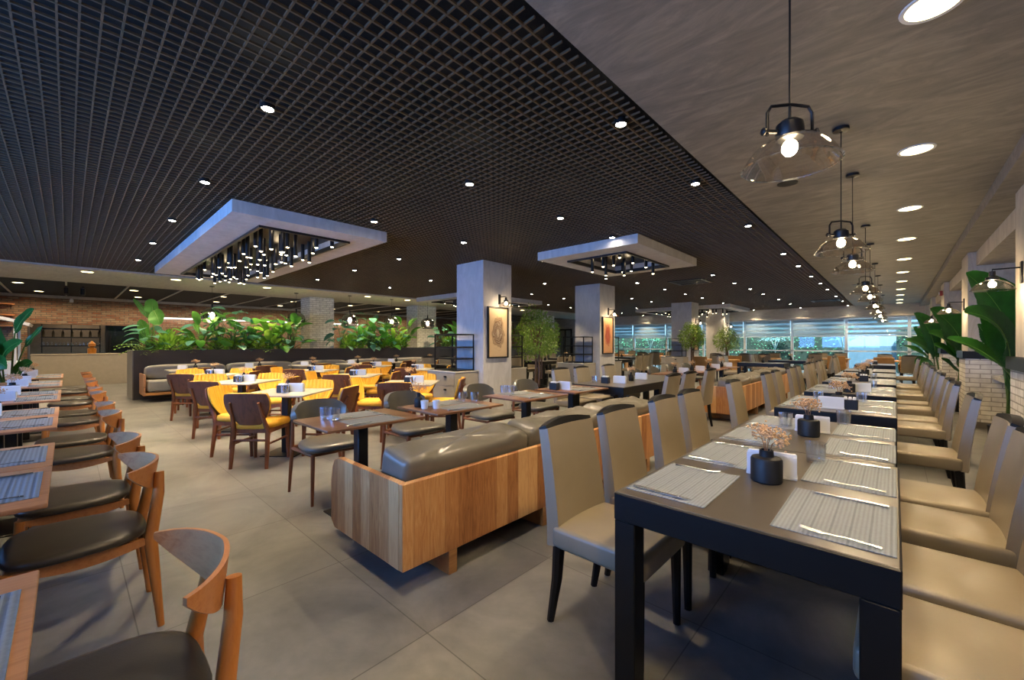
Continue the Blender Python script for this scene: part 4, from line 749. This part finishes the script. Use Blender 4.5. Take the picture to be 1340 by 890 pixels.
# black tables with leather chairs beyond the brown tables
for k, y in enumerate((5.58, 6.78)): P_bt.put((-3.03, y, 0), 0, 'black table behind the brown tables, %s half of the pair' % ['near', 'far'][k], 'black dining tables')
for k, y in enumerate((5.35, 5.95, 6.85)): P_lc.put((-3.62, y, 0), -PI/2, 'cream leather chair facing the camera at the middle tables, %s from the left' % nm4[k], 'leather chairs at the middle tables'); P_lc.put((-2.42, y+.05, 0), PI/2, 'leather chair seen from behind at the middle tables, %s from the left' % nm4[k], 'leather chairs at the middle tables')
for p, x, y, lab, grp in [(P_cad, -3.1, 5.35, 'black condiment box on the near half of the middle black tables', 'condiment boxes'), (P_nap, -2.95, 5.5, 'white napkin holder beside the box on the middle black tables', 'napkin holders'), (P_bv, -3.0, 5.95, 'black bottle vase on the near half of the middle black tables', 'flower vases'), (P_nap, -3.0, 6.3, 'white napkin holder on the far half of the middle black tables', 'napkin holders'), (P_gl, -3.25, 5.3, 'water glass on the near half of the middle black tables', 'water glasses')]: p.put((x, y, Z), .1, lab, grp)
for k, y in enumerate((8.2, 9.15, 10.2, 11.2)):
    P_tw.put((-3.2, y, 0), 0, '%s brown pedestal table from the camera facing the farther bench' % nm4[k], 'brown pedestal tables'); P_gc.put((-3.85, y, 0), -PI/2, 'dark grey lounge chair at the %s brown table facing the farther bench' % nm4[k], 'grey lounge chairs'); P_bv.put((-3.2, y, .75), 0, 'black bottle vase on the %s brown table facing the farther bench' % nm4[k], 'flower vases'); P_nap.put((-3.1, y+.2, .75), 0, 'white napkin holder on the %s brown table facing the farther bench' % nm4[k], 'napkin holders')
# ------------------------------------------------------------------ mustard chairs round pale tables set diagonally
c45 = YAW
def rd(dx, dy): return (dx*math.cos(c45)-dy*math.sin(c45), dx*math.sin(c45)+dy*math.cos(c45))
YT = [(-5.50, 1.84, 'front left'), (-7.50, 1.86, 'second of the left line'), (-9.5, 1.88, 'third of the left line'), (-5.42, 3.55, 'first of the middle line'), (-7.42, 3.66, 'second of the middle line'), (-9.4, 3.7, 'third of the middle line'), (-8.2, 5.5, 'first of the rear line'), (-10.1, 5.5, 'second of the rear line')]
for k, (x, y, nm_) in enumerate(YT):
    P_ty.put((x, y, 0), c45, 'pale square table among the mustard chairs, %s' % nm_, 'pale tables among the mustard chairs')
    for j, (dx, dy, w) in enumerate([(-.05, -.42, 'near'), (.50, .02, 'right'), (.0, .58, 'far'), (-.54, 0, 'left')]):
        if k >= 6 and j == 3: continue
        if k in (1, 2) and j == 3: dx, dy = -.72, .34
        ox, oy = rd(dx, dy); P_yc.put((x+ox, y+oy, 0), c45+[0, PI/2, PI, -PI/2 if k not in (1, 2) else -2.5][j]+[.03, -.06, .05, .08][(j+k) % 4], 'mustard chair on the %s side of the pale table, %s' % (w, nm_), 'mustard chairs')
    ox, oy = rd(0, -.08); P_cad.put((x+ox, y+oy, .75), c45, 'black condiment box on the pale table, %s' % nm_, 'condiment boxes'); ox, oy = rd(.12, 0); P_nap.put((x+ox, y+oy, .75), c45, 'white napkin holder on the pale table, %s' % nm_, 'napkin holders'); ox, oy = rd(-.02, .08); P_bv.put((x+ox, y+oy, .75), c45, 'black vase of dried flowers on the pale table, %s' % nm_, 'flower vases')
    ox, oy = rd(.1, -.22); P_gl.put((x+ox, y+oy, .75), 0, 'water glass on the pale table, %s' % nm_, 'water glasses')
# tables along the planter bench
for k, y in enumerate((1.9, 3.2, 4.5, 5.8, 7.1, 8.4)):
    P_ty.put((-11.75, y, 0), 0, '%s pale table from the left along the planter bench' % ORD[k], 'pale tables at the planter bench'); P_yc.put((-11.15, y, 0), PI/2, 'brown backed chair across from the planter bench, %s from the left' % ORD[k], 'chairs across from the planter bench'); P_bv.put((-11.75, y+.1, .75), 0, 'black vase of dried flowers on the %s table at the planter bench' % ORD[k], 'flower vases'); P_nap.put((-11.65, y-.15, .75), .8, 'white napkin holder on the %s table at the planter bench' % ORD[k], 'napkin holders')
for k, (x, y) in enumerate(((-9.0, 7.4), (-9.0, 8.6), (-8.6, 10.9), (-9.6, 13.5))):
    P_bt.put((x, y, 0), 0, 'black table beyond the mustard chairs, %s from the left' % nm4[k], 'black tables beyond the mustard chairs'); P_bv.put((x, y, Z), 0, 'black vase on the black table beyond the mustard chairs, %s from the left' % nm4[k], 'flower vases')
    for j, (dx, dy, rz) in enumerate(((.62, -.3, PI/2), (.62, .3, PI/2), (-.62, -.3, -PI/2), (-.62, .3, -PI/2))): P_lc.put((x+dx, y+dy, 0), rz, 'leather chair at the %s black table beyond the mustard chairs, %s' % (nm4[k], ['near left', 'near right', 'far left', 'far right'][j]), 'leather chairs beyond the mustard chairs')
# ------------------------------------------------------------------ ash tables and wooden chairs on the left
ci = 0; ti = 0
for k in range(6):
    x1 = -(.26+2.065*k)
    for j in (0, 1):
        x = x1-.35-.71*j
        P_tl.put((x, -.40, 0), 0, 'ash topped table at the left edge, %s from the camera' % ORD[ti], 'ash tables on the left')
        if k or j: P_wc.put((x-.10-.02*j, .035, 0), PI, 'curved back wooden chair along the ash tables, %s from the camera' % ORD[ci], 'wooden chairs on the left'); ci += 1
        P_matl.put((x, -.225, .75), 0, 'blue grey ribbed placemat on the %s ash table' % ORD[ti], 'placemats on the ash tables')
        for dx, P_, w in ((-.20, P_knife, 'knife'), (.2, P_fork, 'fork')):
            if k < 4: P_.put((x+dx, -.215, .753), PI, 'steel %s on the %s ash table' % (w, ORD[ti]), '%s on the ash tables' % ('forks' if w == 'fork' else 'knives'))
        P_nap.put((x+.05, -.46, .75), PI/2, 'white napkin holder on the %s ash table' % ORD[ti], 'napkin holders')
        if j: P_pv.put((x-.12, -.44, .75), .3*k, 'black pot of dried flowers on the %s ash table' % ORD[ti], 'flower vases')
        else: P_cup.put((x-.15, -.40, .75), 0, 'white sugar pot on the %s ash table' % ORD[ti], 'sugar pots')
        ti += 1
r = thing('ribbed_banquette', 'dark ribbed leather banquette behind the ash tables at the left edge', 'bench'); MB().b2(-9.8, -.2, -1.3, -.80, 0, .12).build('plinth', 'blackm', r, smooth=False)
MB().shell(lambda u, v: (-9.8+9.6*u, -.78+.02*abs(math.sin(u*48*PI)), .12+.33*v), 384, 2, .02).build('seat_front', 'ribbed', r, 80); MB().rbox((-5.0, -1.05, .445), (9.6, .5, .05), .02, 2).build('seat', 'ribbed', r); MB().shell(lambda u, v: (-9.8+9.6*u, -1.3+.02*abs(math.sin(u*48*PI)), .46+.5*v), 384, 2, .04).build('backrest', 'ribbed', r, 80)
paddle_plant('banana_leaf_plant', (-10.25, -.655, 0), [((.14, 0, 1.5), (.3, -.05, 1.75), (.56, -.1, 1.88), .18, F_, False), ((.05, -.1, 1.16), (-.05, -.12, 1.45), (-.07, -.12, 1.68), .34, F_, False), ((.17, .1, 1.28), (.3, .1, 1.45), (.46, .1, 1.62), .1, F_, False), ((.02, -.1, .9), (.15, -.2, 1.3), (.56, -.25, 1.38), .24, F_, False), ((.02, -.2, .8), (.22, -.3, 1.18), (.38, -.3, .96), .28, F_, False), ((0, -.1, .95), (-.2, -.2, 1.25), (-.38, -.2, 1.1), .34, F_, False), ((.04, .05, .75), (.26, .0, 1.05), (.42, 0, 1.04), .2, F_, False), ((0, -.15, 1.0), (.1, -.2, 1.3), (.16, -.25, 1.18), .32, F_, False)], 'big dark green banana leaf plant at the left edge behind the ash tables', 'banana leaf plants')
# banana leaf plants between the piers on the right
f1, f2, f3 = (-.4, -1, .35), (0, -1, .8), (.1, -1, .9)
PL = [[((.057, .005, 1.007), (.013, -.045, 1.646), (-.706, -.145, 2.134), .62, f1, False), ((-.212, -.145, 1.086), (-.272, -.195, 1.662), (-.833, -.245, 1.683), .44, f2, False), ((-.299, -.245, .95), (-.674, -.345, 1.301), (-1.182, -.395, 1.398), .28, f3, False), ((.059, .155, 1.159), (-.14, .155, 1.432), (-.24, .155, 1.577), .2, F_, False), ((.2, .155, 1.159), (.3, .155, 1.613), (.25, .155, 2.021), .42, F_, False), ((-.083, -.095, .696), (-.212, -.145, .916), (-.263, -.145, 1.026), .15, F_, False)],
 [((.022, -.051, 1.035), (-.088, -.151, 1.631), (-.856, -.251, 2.008), .62, f1, False), ((-.068, -.051, .885), (-.236, -.151, 1.483), (-.885, -.251, 1.54), .42, f2, False), ((-.177, -.151, .965), (-.519, -.251, 1.262), (-.885, -.351, 1.307), .3, f3, False), ((.15, .049, 1.031), (.132, .049, 1.487), (-.02, .049, 1.912), .38, F_, False), ((-.147, -.151, .743), (-.446, -.251, .926), (-.74, -.351, 1.047), .28, f3, False)],
 [((-.049, .043, 1.006), (-.195, -.057, 1.755), (-.846, -.157, 2.173), .62, F_, False), ((-.195, -.057, .903), (-.508, -.157, 1.371), (-1.178, -.257, 1.434), .4, f2, False), ((-.006, .043, .942), (.037, .043, 1.436), (-.092, .043, 1.966), .46, F_, True), ((-.237, -.057, .796), (-.592, -.157, .907), (-.901, -.257, .743), .34, f3, False)]]
for k, (x, y, rz, s, q) in enumerate(((1.0, 7.4, YAW, 1.0, 0), (.95, 12.0, YAW, 1.0, 1), (.9, 16.6, YAW, 1.0, 2), (.95, 20.7, YAW-.2, .9, 0))): paddle_plant('banana_leaf_plant', (x, y, 0), PL[q], 'tall banana leaf plant by the windows of the right wall, %s from the camera' % ORD[k], 'banana leaf plants', rz=rz).scale = (s, s, s)
ficus((-5.95, 7.25, 0), 2.10, .52, 'round leafy ficus tree between the first and second square columns'); ficus((-5.2, 14.9, 0), 2.02, .40, 'ficus tree standing to the right of the third square column'); ficus((-5.1, 18.6, 0), 1.98, .46, 'ficus tree in front of the farthest square column'); ficus((-7.2, 8.9, 0), 1.9, .42, 'ficus tree partly behind the round one beside the second column')
# ------------------------------------------------------------------ furniture near the end windows
for k, (x, y, rz) in enumerate(((-4.75, 16.1, 0), (-3.9, 18.6, 0), (-1.9, 20.2, 0), (.05, 19.2, 0), (-8.2, 18.8, 0), (-10.6, 19.6, 0))):
    P_wt.put((x, y, 0), rz, 'light wooden table near the end windows, %s' % ['left of the ficus trees', 'right of the ficus trees', 'in the middle', 'nearest the right wall', 'left of the farthest column', 'farthest to the left'][k], 'wooden tables near the windows')
    for j, (dx, dy, a) in enumerate(((-.3, -.6, 0), (.3, -.6, 0), (-.3, .62, PI), (.3, .62, PI))): (P_ac if (k+j) % 3 == 0 else P_lc).put((x+dx*1.05, y+dy, 0), a, ('tan armchair' if (k+j) % 3 == 0 else 'leather chair')+' at the wooden table %s, %s' % (['left of the ficus trees', 'right of the ficus trees', 'in the middle', 'nearest the right wall', 'left of the farthest column', 'farthest to the left'][k], ['near left', 'near right', 'far left', 'far right'][j]), 'tan armchairs near the windows' if (k+j) % 3 == 0 else 'leather chairs at the wooden tables')
for k, (x, y) in enumerate(((-2.9, 14.2), (-7.6, 13.6), (-2.6, 16.8), (-8.6, 16.2))):
    P_bt.put((x, y, 0), PI/2, 'black table near the end windows, %s' % ['right of the near ficus', 'beyond the second column', 'in the middle', 'left of the third column'][k], 'black tables near the windows'); P_bv.put((x, y, Z), 0, 'black vase on the black table near the end windows, %s' % ['right of the near ficus', 'beyond the second column', 'in the middle', 'left of the third column'][k], 'flower vases')
    for j, (dx, dy, a) in enumerate(((-.86, -.2, -PI/2), (-.86, .35, -PI/2), (.86, -.2, PI/2), (.86, .35, PI/2))): P_lc.put((x+dx, y+dy, 0), a, 'leather chair at the window table %s, %s' % (['right of the near ficus', 'beyond the second column', 'in the middle', 'left of the third column'][k], ['left front', 'left rear', 'right front', 'right rear'][j]), 'leather chairs near the windows')
# ------------------------------------------------------------------ garden
def hedge(x0, x1, y, h, seed, label):
    r = thing('hedge', label, 'hedge', ((x0+x1)/2, y, -.1), 0, 'hedges outside the windows'); g = random.Random(seed); w = x1-x0; MB().rbox((0, .3, h*.45), (w, .5, h*.9), .1, 2).build('core', plain('hedge_core_%d' % seed, '16281f', .9), r); m = MB()
    for k in range(int(w*260)):
        p = Vector((g.uniform(-w/2, w/2), g.uniform(-.05, .5), 0)); p.z = h*g.random()**.8; p.y += -.1*math.sin(p.x*3+p.z*4); leaf(m, p, (g.uniform(-.6, .6), -1, g.uniform(-.4, .7)), g.uniform(.10, .18), g.uniform(.06, .09), .5, .1, 2, g.uniform(-1, 1))
    m.build('leaves', 'hedge', r, 180)
hedge(-22, -14, 26.5, 2.3, 1, 'green hedge seen through the leftmost window bays'); hedge(-14, -6.5, 26.5, 2.2, 2, 'green hedge behind the columns outside the windows'); hedge(-6.5, -1.75, 26.2, 2.3, 3, 'green hedge in the middle window bays'); hedge(.05, 4.5, 26.5, 2.4, 4, 'green hedge at the right end outside the windows')
for k, (x, y) in enumerate(((-4.6, 25.2), (-11.4, 25.2), (-1.8, 25.0))):
    r = thing('garden_tree', ['pale blossoming tree outside the middle window bay', 'bare white stemmed tree outside behind the second column', 'thin white stemmed tree outside near the right window bay'][k], 'tree', (x, y, -.1)); g = random.Random(k); m = MB(); m.tube([(0, 0, 0), (.03, 0, .8), (0, 0, 1.3)], [.04, .032, .025], 7); [m.tube([(0, 0, 1.1), (math.cos(a)*.18, math.sin(a)*.18, 1.6), (math.cos(a)*.4, math.sin(a)*.4, 2.1)], [.018, .012, .006], 6) for a in (.4, 1.7, 2.9, 4.2, 5.4)]; m.build('trunk', 'birch', r); m = MB()
    for q in range(700 if k == 0 else 260):
        d = sph(g.uniform(0, 6.28), g.uniform(-.4, 1.5)); p = d*g.uniform(.3, .75); leaf(m, (p.x, p.y, 1.75+p.z*.6), d, .14, .09, .3, .1, 2)
    m.build('foliage', 'blossom' if k == 0 else 'hedge', r, 180)
r = thing('garden_shed', 'low pale building outside the right window bay', 'building', (-.85, 27.5, -.1)); MB().b2(-.9, .9, 0, 1.2, 0, 2.6).build('walls', 'outwall', r, smooth=False); MB().b2(-1, 1, -.1, 1.3, 2.6, 2.7).build('roof', 'white', r, smooth=False); MB().b2(-.9, .9, -.04, 0, 0, 1.3).build('plinth', plain('shed_plinth', '3f5a6b', .8), r, smooth=False)
